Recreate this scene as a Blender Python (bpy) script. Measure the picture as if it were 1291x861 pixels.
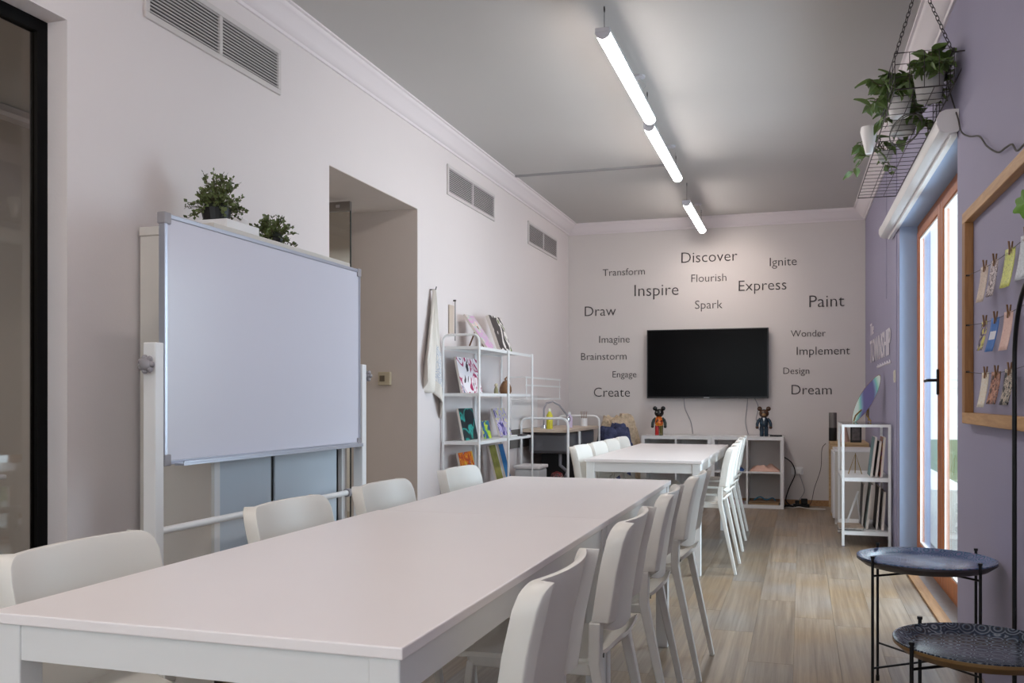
import bpy, bmesh, math, random
from mathutils import Vector, Matrix
random.seed(7)
R = math.radians
PI = math.pi
for o in list(bpy.data.objects):
    bpy.data.objects.remove(o)
SC = bpy.context.scene
COL = SC.collection

# ------------------------------------------------------------------ camera
cam_d = bpy.data.cameras.new('camera')
cam = bpy.data.objects.new('camera', cam_d)
COL.objects.link(cam)
cam.location = (0, 0, 1.105)
cam.rotation_euler = (R(90), 0, R(17.374))
cam_d.sensor_width = 36
cam_d.lens = 1165 / 1291 * 36
cam_d.shift_y = 72.5 / 1291
cam_d.clip_start = 0.05
SC.camera = cam

# ------------------------------------------------------------------ world and lights
def lin(c):
    c = c / 255.0
    return c / 12.92 if c <= 0.04045 else ((c + 0.055) / 1.055) ** 2.4
def rgb(r, g, b):
    return (lin(r), lin(g), lin(b), 1)
w = bpy.data.worlds.new('world'); SC.world = w
w.use_nodes = True
wb = w.node_tree.nodes['Background']
wb.inputs[0].default_value = (0.76, 0.90, 1.0, 1)
wb.inputs[1].default_value = 1.8
def area(name, loc, rot, sx, sy, power, col):
    d = bpy.data.lights.new(name, 'AREA'); d.shape = 'RECTANGLE'
    d.size = sx; d.size_y = sy; d.energy = power; d.color = col
    o = bpy.data.objects.new(name, d); COL.objects.link(o)
    o.location = loc; o.rotation_euler = rot
    return o
# daylight at the balcony door (right), then added fills near the camera and next door
area('daylight_door', (1.5, 5.8, 1.55), (0, R(82), 0), 2.2, 2.4, 62, (0.70, 0.84, 1.0))
area('rear_ceiling_fill', (-0.9, -2.1, 1.65), (R(172), 0, 0), 2.6, 1.0, 30, (1.0, 0.86, 0.78))  # added upward fill, brightens the room by bouncing off the ceiling
area('side_fill', (0.60, -1.1, 1.6), (0, R(118), 0), 1.5, 1.9, 6, (1.0, 0.88, 0.80))  # weak added fill from the right, behind the camera
area('next_room_fill', (-3.9, 1.8, 2.7), (0, 0, 0), 0.8, 0.8, 14, (1.0, 0.92, 0.82))  # added fill that keeps the next room from going black
area('next_room_far_fill', (-3.9, 7.0, 2.6), (0, 0, 0), 0.8, 0.8, 26, (0.85, 0.93, 1.0))  # added fill for the far end of the next room
sp = bpy.data.lights.new('spot_over_screen', 'SPOT'); sp.energy = 9; sp.color = (1.0, 0.86, 0.76)
sp.spot_size = R(75); sp.spot_blend = 1.0; sp.shadow_soft_size = 0.08
so = bpy.data.objects.new('spot_over_screen', sp); COL.objects.link(so)
so.location = (-0.72, 8.9, 2.9); so.rotation_euler = (R(58), 0, 0)
SC.view_settings.view_transform = 'Standard'
SC.view_settings.look = 'None'
SC.view_settings.gamma = 1
SC.view_settings.use_curve_mapping = False
SC.view_settings.exposure = 1.05
LAMP = 17.0

# ------------------------------------------------------------------ materials
MATS = {}
def mat(name, col, rough=0.5, metal=0.0, var=0.0, scale=8.0, bump=0.0, bscale=60.0, emit=None, spec=0.5, coat=0.0):
    if name in MATS: return MATS[name]
    m = bpy.data.materials.new(name); m.use_nodes = True
    nt = m.node_tree; b = nt.nodes['Principled BSDF']
    b.inputs['Roughness'].default_value = rough
    b.inputs['Metallic'].default_value = metal
    b.inputs['Specular IOR Level'].default_value = spec
    b.inputs['Coat Weight'].default_value = coat
    b.inputs['Base Color'].default_value = col
    tc = nt.nodes.new('ShaderNodeTexCoord')
    if var > 0:
        n = nt.nodes.new('ShaderNodeTexNoise'); n.inputs['Scale'].default_value = scale
        n.inputs['Detail'].default_value = 4
        nt.links.new(tc.outputs['Object'], n.inputs['Vector'])
        cr = nt.nodes.new('ShaderNodeValToRGB')
        cr.color_ramp.elements[0].position = 0.3; cr.color_ramp.elements[1].position = 0.7
        cr.color_ramp.elements[0].color = tuple(c * (1 - var) for c in col[:3]) + (1,)
        cr.color_ramp.elements[1].color = tuple(min(1, c * (1 + var)) for c in col[:3]) + (1,)
        nt.links.new(n.outputs['Fac'], cr.inputs['Fac'])
        nt.links.new(cr.outputs['Color'], b.inputs['Base Color'])
    if bump > 0:
        n2 = nt.nodes.new('ShaderNodeTexNoise'); n2.inputs['Scale'].default_value = bscale
        nt.links.new(tc.outputs['Object'], n2.inputs['Vector'])
        bp = nt.nodes.new('ShaderNodeBump'); bp.inputs['Strength'].default_value = bump
        bp.inputs['Distance'].default_value = 0.01
        nt.links.new(n2.outputs['Fac'], bp.inputs['Height'])
        nt.links.new(bp.outputs['Normal'], b.inputs['Normal'])
    if emit:
        b.inputs['Emission Color'].default_value = emit[0]
        b.inputs['Emission Strength'].default_value = emit[1]
    MATS[name] = m
    return m

def paint_mat(name, stops, scale=12, distort=1.5, kind='noise', rough=0.5):
    """an abstract painting: noise or cells pushed through a stepped colour ramp"""
    m = bpy.data.materials.new(name); m.use_nodes = True
    nt = m.node_tree; b = nt.nodes['Principled BSDF']; b.inputs['Roughness'].default_value = rough
    tc = nt.nodes.new('ShaderNodeTexCoord')
    if kind == 'noise':
        n = nt.nodes.new('ShaderNodeTexNoise'); n.inputs['Scale'].default_value = scale
        n.inputs['Distortion'].default_value = distort; n.inputs['Detail'].default_value = 2
        src = n.outputs['Fac']
    elif kind == 'voronoi':
        n = nt.nodes.new('ShaderNodeTexVoronoi'); n.inputs['Scale'].default_value = scale
        sx = nt.nodes.new('ShaderNodeSeparateColor'); nt.links.new(n.outputs['Color'], sx.inputs[0]); src = sx.outputs[0]
    else:
        n = nt.nodes.new('ShaderNodeTexWave'); n.inputs['Scale'].default_value = scale
        n.inputs['Distortion'].default_value = distort; n.inputs['Detail'].default_value = 2
        src = n.outputs['Fac']
    nt.links.new(tc.outputs['Object'], n.inputs['Vector'])
    cr = nt.nodes.new('ShaderNodeValToRGB')
    cr.color_ramp.interpolation = 'CONSTANT' if kind != 'wave' else 'LINEAR'
    e = cr.color_ramp.elements
    e[0].position = stops[0][0]; e[0].color = rgb(*stops[0][1])
    e[1].position = stops[1][0]; e[1].color = rgb(*stops[1][1])
    for p, c in stops[2:]:
        x = e.new(p); x.color = rgb(*c)
    nt.links.new(src, cr.inputs['Fac']); nt.links.new(cr.outputs['Color'], b.inputs['Base Color'])
    return m

def glass_mat(name, tint=(0.97, 0.985, 0.98, 1), fres=1.5):
    m = bpy.data.materials.new(name); m.use_nodes = True
    nt = m.node_tree; nt.nodes.clear()
    out = nt.nodes.new('ShaderNodeOutputMaterial'); mx = nt.nodes.new('ShaderNodeMixShader')
    tr = nt.nodes.new('ShaderNodeBsdfTransparent'); gl = nt.nodes.new('ShaderNodeBsdfGlossy'); fr = nt.nodes.new('ShaderNodeFresnel')
    ge = nt.nodes.new('ShaderNodeNewGeometry'); mr = nt.nodes.new('ShaderNodeMapRange')
    mr.inputs['To Min'].default_value = fres; mr.inputs['To Max'].default_value = 1 / fres
    nt.links.new(ge.outputs['Backfacing'], mr.inputs['Value']); nt.links.new(mr.outputs[0], fr.inputs['IOR']); gl.inputs['Roughness'].default_value = 0.02
    tr.inputs['Color'].default_value = tint
    nt.links.new(fr.outputs[0], mx.inputs[0]); nt.links.new(tr.outputs[0], mx.inputs[1]); nt.links.new(gl.outputs[0], mx.inputs[2])
    nt.links.new(mx.outputs[0], out.inputs['Surface'])
    return m

WALL = mat('wall_paint', rgb(222, 214, 213), 0.75, var=0.012, scale=1.3, bump=0.05, bscale=90)
WALLB = mat('wall_paint_back', rgb(214, 207, 204), 0.75, var=0.012, scale=1.3, bump=0.05, bscale=90)
LILAC = mat('lilac_wall_paint', rgb(154, 149, 172), 0.7, var=0.015, scale=2, bump=0.05, bscale=90)
REVEAL = mat('shaded_reveal_paint', rgb(206, 194, 186), 0.7, var=0.01)  # wall paint darkened, the alcove's shade is put into the colour
BLUEREV = mat('daylit_reveal_paint', rgb(160, 180, 212), 0.6)  # blue daylight falling on the reveal is put into its colour
CEIL = mat('ceiling_paint', rgb(198, 195, 192), 0.8, var=0.02, scale=0.8)
CORN = mat('cornice_paint', rgb(232, 224, 226), 0.6)
WHITE = mat('white_lacquer', rgb(228, 226, 226), 0.35, var=0.008)
TABLE = mat('table_top_laminate', rgb(238, 231, 229), 0.36, var=0.008, scale=3)
TLEG = mat('table_frame_white', rgb(222, 221, 219), 0.4)
CHAIR = mat('chair_cream_plastic', rgb(226, 222, 214), 0.38)
CHAIRM = mat('chair_leg_enamel', rgb(214, 210, 203), 0.35)
SCREW = mat('dark_screw', rgb(60, 55, 50), 0.4, 0.6)
WMETAL = mat('white_powder_coat', rgb(232, 232, 232), 0.4)
ALU = mat('aluminium', rgb(190, 193, 205), 0.3, 0.7)
GREYPL = mat('grey_plastic', rgb(150, 147, 152), 0.45)
BOARD = mat('whiteboard_enamel', rgb(214, 214, 226), 0.22)
CAB = mat('cabinet_foil', rgb(206, 200, 192), 0.45)
CABDOOR = mat('cabinet_door_gloss', rgb(196, 206, 216), 0.25)
DARKGAP = mat('dark_gap', rgb(40, 38, 38), 0.6)
BLACK = mat('black_metal', rgb(14, 14, 16), 0.4, 0.3)
BLACKF = mat('black_frame', rgb(5, 5, 6), 0.7, spec=0.15)
VENTM = mat('vent_enamel', rgb(205, 198, 196), 0.4)
VENTS = mat('vent_slat_enamel', rgb(196, 190, 188), 0.5)
VENTD = mat('vent_duct_dark', rgb(52, 46, 44), 0.8)
GREY = mat('dark_grey_lettering', rgb(72, 66, 66), 0.6)
PALE = mat('pale_lettering', rgb(222, 214, 220), 0.6)
SCREEN = mat('tv_screen', rgb(9, 9, 11), 0.2, spec=0.06)
TVB = mat('tv_bezel', rgb(24, 24, 26), 0.35)
CHROME = mat('chrome', rgb(200, 200, 205), 0.12, 1.0)
LEAF = mat('leaf_green', rgb(88, 112, 52), 0.45, var=0.4, scale=14)
LEAF2 = mat('leaf_olive', rgb(92, 104, 58), 0.55, var=0.5, scale=25)
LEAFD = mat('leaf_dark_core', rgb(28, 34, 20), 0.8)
STEM = mat('stem_brown', rgb(84, 74, 48), 0.6)
WIRE = mat('wire_dark', rgb(58, 52, 52), 0.5, 0.5)
POTG = mat('grey_pot', rgb(176, 174, 172), 0.5, var=0.05)
POTW = mat('white_pot', rgb(226, 222, 222), 0.45)
SOIL = mat('soil', rgb(50, 38, 30), 0.95)
CORK = mat('tan_paper', rgb(190, 170, 146), 0.7)
LIGHTHOUSING = mat('lamp_housing', rgb(206, 204, 210), 0.4)
LAMPM = mat('lamp_diffuser', rgb(255, 250, 245), 0.4, emit=((1.0, 0.93, 0.89, 1), LAMP))
CLOTHT = mat('beige_quilt', rgb(196, 176, 150), 0.85, var=0.25, scale=30, bump=0.5, bscale=60)
CLOTHB = mat('blue_denim_cloth', rgb(66, 72, 104), 0.85, var=0.45, scale=18, bump=0.5, bscale=60)
TOWEL = mat('towel_linen', rgb(226, 220, 212), 0.9, var=0.03, bump=0.2, bscale=200)
STEELG = mat('dark_sink_steel', rgb(110, 110, 114), 0.35, 0.6)
BINB = mat('black_plastic', rgb(12, 12, 13), 0.5)
ORANGEW = None
GLASS = glass_mat('clear_glass')
GLASSD = glass_mat('tinted_glass', (0.72, 0.70, 0.68, 1))

def wood_mat(name, c1, c2, axis='Y', scale=3.0, rough=0.45, rnd=False, stretch=14):
    m = bpy.data.materials.new(name); m.use_nodes = True
    nt = m.node_tree; b = nt.nodes['Principled BSDF']; b.inputs['Roughness'].default_value = rough
    tc = nt.nodes.new('ShaderNodeTexCoord'); mp = nt.nodes.new('ShaderNodeMapping')
    sc = [stretch, stretch, stretch]; sc['XYZ'.index(axis)] = 1.0
    mp.inputs['Scale'].default_value = sc
    src = tc.outputs['Object']
    if rnd:
        oi = nt.nodes.new('ShaderNodeObjectInfo'); va = nt.nodes.new('ShaderNodeVectorMath'); va.operation = 'ADD'
        mu = nt.nodes.new('ShaderNodeMath'); mu.operation = 'MULTIPLY'; mu.inputs[1].default_value = 37.0
        nt.links.new(oi.outputs['Random'], mu.inputs[0])
        nt.links.new(tc.outputs['Object'], va.inputs[0]); nt.links.new(mu.outputs[0], va.inputs[1]); src = va.outputs[0]
    nt.links.new(src, mp.inputs['Vector'])
    n = nt.nodes.new('ShaderNodeTexNoise'); n.inputs['Scale'].default_value = scale; n.inputs['Detail'].default_value = 10; n.inputs['Roughness'].default_value = 0.66
    n.inputs['Distortion'].default_value = 0.25
    nt.links.new(mp.outputs[0], n.inputs['Vector'])
    cr = nt.nodes.new('ShaderNodeValToRGB'); e = cr.color_ramp.elements
    e[0].position = 0.32; e[1].position = 0.68
    e[0].color = rgb(*c1); e[1].color = rgb(*c2)
    nt.links.new(n.outputs['Fac'], cr.inputs['Fac'])
    col = cr.outputs['Color']
    if rnd:
        # broad cloudy greyish patches and a per-plank shift
        n3 = nt.nodes.new('ShaderNodeTexNoise'); n3.inputs['Scale'].default_value = 1.6; n3.inputs['Detail'].default_value = 3
        nt.links.new(src, n3.inputs['Vector'])
        hs = nt.nodes.new('ShaderNodeHueSaturation')
        mr = nt.nodes.new('ShaderNodeMapRange'); mr.inputs['From Min'].default_value = 0.3; mr.inputs['From Max'].default_value = 0.7
        mr.inputs['To Min'].default_value = 0.55; mr.inputs['To Max'].default_value = 1.15
        nt.links.new(n3.outputs['Fac'], mr.inputs['Value']); nt.links.new(mr.outputs[0], hs.inputs['Saturation'])
        mv = nt.nodes.new('ShaderNodeMapRange'); mv.inputs['To Min'].default_value = 0.86; mv.inputs['To Max'].default_value = 1.12
        nt.links.new(oi.outputs['Random'], mv.inputs['Value']); nt.links.new(mv.outputs[0], hs.inputs['Value'])
        nt.links.new(col, hs.inputs['Color']); col = hs.outputs['Color']
        b2 = nt.nodes.new('ShaderNodeBump'); b2.inputs['Strength'].default_value = 0.12; b2.inputs['Distance'].default_value = 0.004
        nt.links.new(n.outputs['Fac'], b2.inputs['Height']); nt.links.new(b2.outputs['Normal'], b.inputs['Normal'])
    nt.links.new(col, b.inputs['Base Color'])
    return m
FLOORW = wood_mat('floor_plank_vinyl', (118, 98, 78), (162, 141, 116), 'Y', 0.9, 0.33, True, 46)
DOORW = wood_mat('orange_door_wood', (146, 76, 30), (184, 106, 48), 'Z', 3, 0.4)
PINE = wood_mat('pine_frame', (166, 120, 72), (206, 162, 108), 'Y', 3, 0.5)
PINEV = wood_mat('pine_frame_vertical', (126, 82, 40), (172, 122, 70), 'Z', 3, 0.5)
SKIRT = wood_mat('wood_skirting', (140, 100, 62), (176, 134, 92), 'Y', 3, 0.5)
DESKW = wood_mat('birch_desk', (178, 146, 104), (208, 178, 138), 'X', 3, 0.5)
BROWNW = wood_mat('brown_wood', (104, 72, 44), (140, 100, 66), 'Z', 6, 0.5)

def tray_mat(name, c0, c1, c2):
    m = bpy.data.materials.new(name); m.use_nodes = True
    nt = m.node_tree; b = nt.nodes['Principled BSDF']; b.inputs['Roughness'].default_value = 0.2
    tc = nt.nodes.new('ShaderNodeTexCoord')
    v = nt.nodes.new('ShaderNodeTexVoronoi'); v.inputs['Scale'].default_value = 26; v.inputs['Randomness'].default_value = 0.12
    nt.links.new(tc.outputs['Object'], v.inputs['Vector'])
    sn = nt.nodes.new('ShaderNodeMath'); sn.operation = 'MULTIPLY'; sn.inputs[1].default_value = 9.0
    nt.links.new(v.outputs['Distance'], sn.inputs[0])
    s2 = nt.nodes.new('ShaderNodeMath'); s2.operation = 'PINGPONG'; s2.inputs[1].default_value = 1.0
    nt.links.new(sn.outputs[0], s2.inputs[0])
    cr = nt.nodes.new('ShaderNodeValToRGB'); e = cr.color_ramp.elements
    e[0].color = rgb(*c0); e[1].color = rgb(*c2); e[1].position = 0.95
    x = e.new(0.62); x.color = rgb(*c1)
    nt.links.new(s2.outputs[0], cr.inputs['Fac'])
    n = nt.nodes.new('ShaderNodeTexNoise'); n.inputs['Scale'].default_value = 7
    nt.links.new(tc.outputs['Object'], n.inputs['Vector'])
    mx = nt.nodes.new('ShaderNodeMixRGB'); mx.blend_type = 'MIX'
    mr = nt.nodes.new('ShaderNodeMapRange'); mr.inputs['From Min'].default_value = 0.4; mr.inputs['From Max'].default_value = 0.65; mr.inputs['To Max'].default_value = 0.7
    nt.links.new(n.outputs['Fac'], mr.inputs['Value']); nt.links.new(mr.outputs[0], mx.inputs['Fac'])
    nt.links.new(cr.outputs['Color'], mx.inputs['Color1']); mx.inputs['Color2'].default_value = rgb(*c0)
    nt.links.new(mx.outputs[0], b.inputs['Base Color'])
    return m

# ------------------------------------------------------------------ mesh helpers
class MB:
    def __init__(s): s.v = []; s.f = []
    def add(s, vs, fs):
        n = len(s.v); s.v += [tuple(v) for v in vs]; s.f += [tuple(i + n for i in f) for f in fs]; return s
    def box(s, x0, x1, y0, y1, z0, z1):
        vs = [(x0, y0, z0), (x1, y0, z0), (x1, y1, z0), (x0, y1, z0), (x0, y0, z1), (x1, y0, z1), (x1, y1, z1), (x0, y1, z1)]
        return s.add(vs, [(0, 3, 2, 1), (4, 5, 6, 7), (0, 1, 5, 4), (1, 2, 6, 5), (2, 3, 7, 6), (3, 0, 4, 7)])
    def tube(s, pts, r, n=8, closed=False, caps=True, sq=None):
        """sweep a circle (or a rectangle sq=(w,h)) along a polyline"""
        pts = [Vector(p) for p in pts]; m = len(pts); rings = []
        rs = r if isinstance(r, (list, tuple)) else [r] * m
        prev = None
        for i in range(m):
            if closed: t = pts[(i + 1) % m] - pts[i - 1]
            elif i == 0: t = pts[1] - pts[0]
            elif i == m - 1: t = pts[-1] - pts[-2]
            else: t = (pts[i + 1] - pts[i]).normalized() + (pts[i] - pts[i - 1]).normalized()
            t.normalize()
            if prev is None:
                up = Vector((0, 0, 1)) if abs(t.z) < 0.9 else Vector((1, 0, 0))
                a = t.cross(up).normalized()
            else:
                a = (prev - t * prev.dot(t)).normalized()
            prev = a; b = t.cross(a)
            if sq:
                ring = [pts[i] + a * sx * sq[0] * (rs[i] or 1) / 2 + b * sy * sq[1] * (rs[i] or 1) / 2 for sx, sy in ((-1, -1), (1, -1), (1, 1), (-1, 1))]
            else:
                ring = [pts[i] + (a * math.cos(2 * PI * k / n) + b * math.sin(2 * PI * k / n)) * rs[i] for k in range(n)]
            rings.append(ring)
        k = 4 if sq else n
        vs = [p for ring in rings for p in ring]; fs = []
        for i in range(m if closed else m - 1):
            j = (i + 1) % m
            for q in range(k):
                fs.append((i * k + q, i * k + (q + 1) % k, j * k + (q + 1) % k, j * k + q))
        if caps and not closed:
            fs.append(tuple(reversed(range(k)))); fs.append(tuple((m - 1) * k + q for q in range(k)))
        return s.add(vs, fs)
    def lathe(s, prof, n=24, c=(0, 0, 0)):
        vs = []; fs = []
        for (r, z) in prof:
            for k in range(n):
                a = 2 * PI * k / n
                vs.append((c[0] + r * math.cos(a), c[1] + r * math.sin(a), c[2] + z))
        for i in range(len(prof) - 1):
            for k in range(n):
                fs.append((i * n + k, i * n + (k + 1) % n, (i + 1) * n + (k + 1) % n, (i + 1) * n + k))
        if prof[0][0] > 1e-4: fs.append(tuple(reversed(range(n))))
        if prof[-1][0] > 1e-4: fs.append(tuple((len(prof) - 1) * n + k for k in range(n)))
        return s.add(vs, fs)
    def ball(s, c, r, seg=14, ring=10, sc=(1, 1, 1)):
        vs = [(c[0], c[1], c[2] - r * sc[2])]
        for i in range(1, ring):
            t = PI * i / ring - PI / 2
            for k in range(seg):
                a = 2 * PI * k / seg
                vs.append((c[0] + r * sc[0] * math.cos(t) * math.cos(a), c[1] + r * sc[1] * math.cos(t) * math.sin(a), c[2] + r * sc[2] * math.sin(t)))
        vs.append((c[0], c[1], c[2] + r * sc[2])); fs = []
        for k in range(seg):
            fs.append((0, 1 + (k + 1) % seg, 1 + k))
            b = 1 + (ring - 2) * seg
            fs.append((b + k, b + (k + 1) % seg, len(vs) - 1))
        for i in range(ring - 2):
            for k in range(seg):
                p = 1 + i * seg
                fs.append((p + k, p + (k + 1) % seg, p + seg + (k + 1) % seg, p + seg + k))
        return s.add(vs, fs)
    def prism(s, poly, fn, a, b):
        """poly: 2-D outline; fn(u,v,t) -> 3-D point; extruded from t=a to t=b"""
        n = len(poly)
        vs = [fn(u, v, a) for u, v in poly] + [fn(u, v, b) for u, v in poly]
        fs = [tuple(reversed(range(n))), tuple(range(n, 2 * n))] + [(i, (i + 1) % n, n + (i + 1) % n, n + i) for i in range(n)]
        return s.add(vs, fs)
    def grid(s, fn, nu, nv):
        vs = [fn(i / nu, j / nv) for j in range(nv + 1) for i in range(nu + 1)]
        fs = [(j * (nu + 1) + i, j * (nu + 1) + i + 1, (j + 1) * (nu + 1) + i + 1, (j + 1) * (nu + 1) + i) for j in range(nv) for i in range(nu)]
        return s.add(vs, fs)
    def build(s, name, m, parent=None, smooth=False, bevel=0.0, seg=2, fix=True, loc=None, rotz=0, weld=False):
        me = bpy.data.meshes.new(name); me.from_pydata([tuple(v) for v in s.v], [], s.f)
        bm = bmesh.new(); bm.from_mesh(me)
        if weld: bmesh.ops.remove_doubles(bm, verts=bm.verts, dist=1e-5)
        if fix: bmesh.ops.recalc_face_normals(bm, faces=bm.faces)
        if bevel > 0:
            ed = [e for e in bm.edges if len(e.link_faces) == 2 and e.calc_face_angle(0) > 0.6]
            bmesh.ops.bevel(bm, geom=ed, offset=bevel, segments=seg, profile=0.5, affect='EDGES', clamp_overlap=True)
        for f in bm.faces: f.smooth = smooth
        bm.to_mesh(me); bm.free()
        if smooth:
            try: me.set_sharp_from_angle(angle=R(38))
            except Exception: pass
        me.materials.append(m)
        o = bpy.data.objects.new(name, me); COL.objects.link(o)
        if parent: o.parent = parent
        if loc: o.location = loc
        if rotz: o.rotation_euler.z = rotz
        return o

def tag(o, label=None, cat=None, group=None, kind=None):
    if label: o['label'] = label
    if cat: o['category'] = cat
    if group: o['group'] = group
    if kind: o['kind'] = kind
    return o
def thing(name, label, cat, loc=(0, 0, 0), rotz=0, group=None):
    o = bpy.data.objects.new(name, None); COL.objects.link(o); o.empty_display_size = 0.1
    o.location = loc; o.rotation_euler.z = rotz
    return tag(o, label, cat, group)
def struct(name, mb, m, parent=None, **k):
    o = mb.build(name, m, parent, **k)
    if parent is None: o['kind'] = 'structure'
    return o
def dup(root, loc, rotz, label):
    r = root.copy(); COL.objects.link(r); r.location = loc; r.rotation_euler.z = rotz; r['label'] = label
    for ch in list(root.children):
        c = ch.copy(); COL.objects.link(c); c.parent = r
        for g in list(ch.children):
            d = g.copy(); COL.objects.link(d); d.parent = c
    return r

# ------------------------------------------------------------------ room shell
XL, YB, ZC = -2.48, 10.05, 3.04
def xr(y): return 0.625 + 0.01 * (YB - y)          # the right wall runs very slightly out of square
YR = -2.5
# floor with individual planks
fl = MB().box(-5.0, 0.95, YR - 0.2, YB + 0.3, -0.12, -0.013)
floor = struct('floor', fl, mat('floor_joint', rgb(96, 80, 64), 0.6))
PW, PL = 0.185, 1.25
meshes = {}
row = 0; x = -2.62
while x < 0.82:
    off = random.random() * PL; y = 1.3 - off
    while y < YB + 0.0:
        y1 = min(y + PL, YB)
        L = y1 - y
        if L > 0.06:
            key = round(L, 3)
            if key not in meshes:
                pm = MB().box(0, PW - 0.0009, 0, L - 0.001, -0.013, 0).build('plank', FLOORW, floor)
                meshes[key] = pm.data; o = pm
            else:
                o = bpy.data.objects.new('plank', meshes[key]); COL.objects.link(o); o.parent = floor
            o.location = (x, y, 0)
        y = y1 if y1 == YB else y + PL
    x += PW; row += 1
# floor in front of / beside the camera (outside what the photo shows) and in the next room
struct('trim_1', MB().box(-2.62, 0.9, YR, 0.15, -0.013, -0.001), FLOORW)
struct('trim_2', MB().box(-4.9, -2.63, YR, 8.2, -0.013, -0.001), mat('next_room_floor', rgb(120, 104, 88), 0.5, var=0.1))
# ceiling
struct('ceiling', MB().box(XL - 0.14, 0.95, YR, YB + 0.12, ZC, ZC + 0.12), CEIL)
# left wall with the two openings
O1a, O1b, O1z = 1.2, 2.652, 2.447
O2a, O2b, O2z = 4.554, 5.785, 2.395
lw = MB()
lw.box(XL - 0.13, XL, YR, O1a, 0, ZC); lw.box(XL - 0.13, XL, O1a, O1b, O1z, ZC)
lw.box(XL - 0.13, XL, O1b, O2a, 0, ZC); lw.box(XL - 0.13, XL, O2a, O2b, O2z, ZC)
lw.box(XL - 0.13, XL, O2b, YB + 0.12, 0, ZC)
struct('wall_left', lw, WALL)
# alcove of the second opening
al = MB()
al.box(-2.98, XL - 0.1305, O2b, O2b + 0.12, 0, 2.6); al.box(-2.98, XL - 0.1305, O2a - 0.12, O2a, 0, 2.6)
al.box(-2.98, XL - 0.1305, O2a, O2b, O2z, O2z + 0.1)
al.box(-2.98, XL - 0.001, O2b - 0.004, O2b, 0, O2z - 0.004); al.box(-2.98, XL - 0.001, O2a, O2b, O2z - 0.004, O2z); al.box(-2.98, XL - 0.001, O2a, O2a + 0.004, 0, O2z - 0.004)
struct('wall_alcove', al, REVEAL)
# next room shell
nr = MB()
nr.box(-5.0, -4.9, YR, 8.3, 0, 3.0); nr.box(-4.9, XL - 0.131, 8.2, 8.3, 0, 3.0); nr.box(-4.9, XL - 0.131, YR - 0.1, YR, 0, 3.0)
struct('wall_next_room', nr, mat('next_room_paint', rgb(190, 178, 166), 0.8))
struct('ceiling_next_room', MB().box(-5.0, XL - 0.131, YR - 0.1, 8.3, 3.0, 3.1), mat('next_room_ceiling', rgb(205, 198, 190), 0.8))
struct('trim_3', MB().prism([(0, 0), (0.09, 0), (0.09, 0.03), (0.04, 0.09), (0, 0.1)], lambda u, v, t: (-4.9 + u, t, 3.0 - 0.1 + v), YR, 8.2), CORN)
# back wall
struct('wall_back', MB().box(XL - 0.0, 0.95, YB, YB + 0.12, 0, ZC), WALLB)
# rear wall behind the camera, with its window opening
rw_ = MB(); rw_.box(XL, 0.95, YR - 0.12, YR, 0, 0.8); rw_.box(XL, 0.95, YR - 0.12, YR, 2.5, ZC)
rw_.box(XL, -2.25, YR - 0.12, YR, 0.8, 2.5); rw_.box(0.45, 0.95, YR - 0.12, YR, 0.8, 2.5)
struct('wall_rear', rw_, WALL)
win = struct('window_1', MB().box(-2.25, -2.19, YR - 0.1, YR - 0.03, 0.8, 2.5).box(0.39, 0.45, YR - 0.1, YR - 0.03, 0.8, 2.5).box(-2.25, 0.45, YR - 0.1, YR - 0.03, 0.8, 0.86).box(-2.25, 0.45, YR - 0.1, YR - 0.03, 2.44, 2.5).box(-0.93, -0.87, YR - 0.1, YR - 0.03, 0.86, 2.44), WHITE)
MB().box(-2.19, 0.39, YR - 0.07, YR - 0.064, 0.86, 2.44).build('pane', GLASS, win)
# right wall (slightly skewed), with the balcony door opening
DA, DB, DZ = 4.62, 6.97, 2.31
def rfn(u, v, t): return (xr(t) + u, t, v)
rw = MB()
def rbox(mb, off0, off1, y0, y1, z0, z1):
    """box against the right wall: off measured from the wall surface into the room"""
    return mb.add([(xr(y0) - off0, y0, z0), (xr(y0) - off1, y0, z0), (xr(y1) - off1, y1, z0), (xr(y1) - off0, y1, z0),
                   (xr(y0) - off0, y0, z1), (xr(y0) - off1, y0, z1), (xr(y1) - off1, y1, z1), (xr(y1) - off0, y1, z1)],
                  [(0, 1, 2, 3), (4, 7, 6, 5), (0, 4, 5, 1), (1, 5, 6, 2), (2, 6, 7, 3), (3, 7, 4, 0)])
rbox(rw, -0.2, 0, YR, -1.95, 0, ZC); rbox(rw, -0.2, 0, -1.95, -0.25, 0, 0.85); rbox(rw, -0.2, 0, -1.95, -0.25, 2.35, ZC); rbox(rw, -0.2, 0, -0.25, DA, 0, ZC); rbox(rw, -0.2, 0, DA, DB, DZ, ZC); rbox(rw, -0.2, 0, DB, YB, 0, ZC)
struct('wall_right', rw, LILAC)
sw3 = MB(); rbox(sw3, -0.14, -0.08, -1.95, -1.89, 0.85, 2.35); rbox(sw3, -0.14, -0.08, -0.31, -0.25, 0.85, 2.35); rbox(sw3, -0.14, -0.08, -1.89, -0.31, 0.85, 0.91); rbox(sw3, -0.14, -0.08, -1.89, -0.31, 2.29, 2.35)
win3 = struct('window_3', sw3, WHITE)
sg = MB(); rbox(sg, -0.112, -0.106, -1.89, -0.31, 0.91, 2.29); sg.build('pane', GLASS, win3)
rv = MB(); rbox(rv, -0.19, -0.001, DB - 0.006, DB, 0, DZ); rbox(rv, -0.19, -0.001, DA, DA + 0.006, 0, DZ); rbox(rv, -0.19, -0.001, DA, DB, DZ - 0.006, DZ)
struct('trim_4', rv, BLUEREV)
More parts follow.
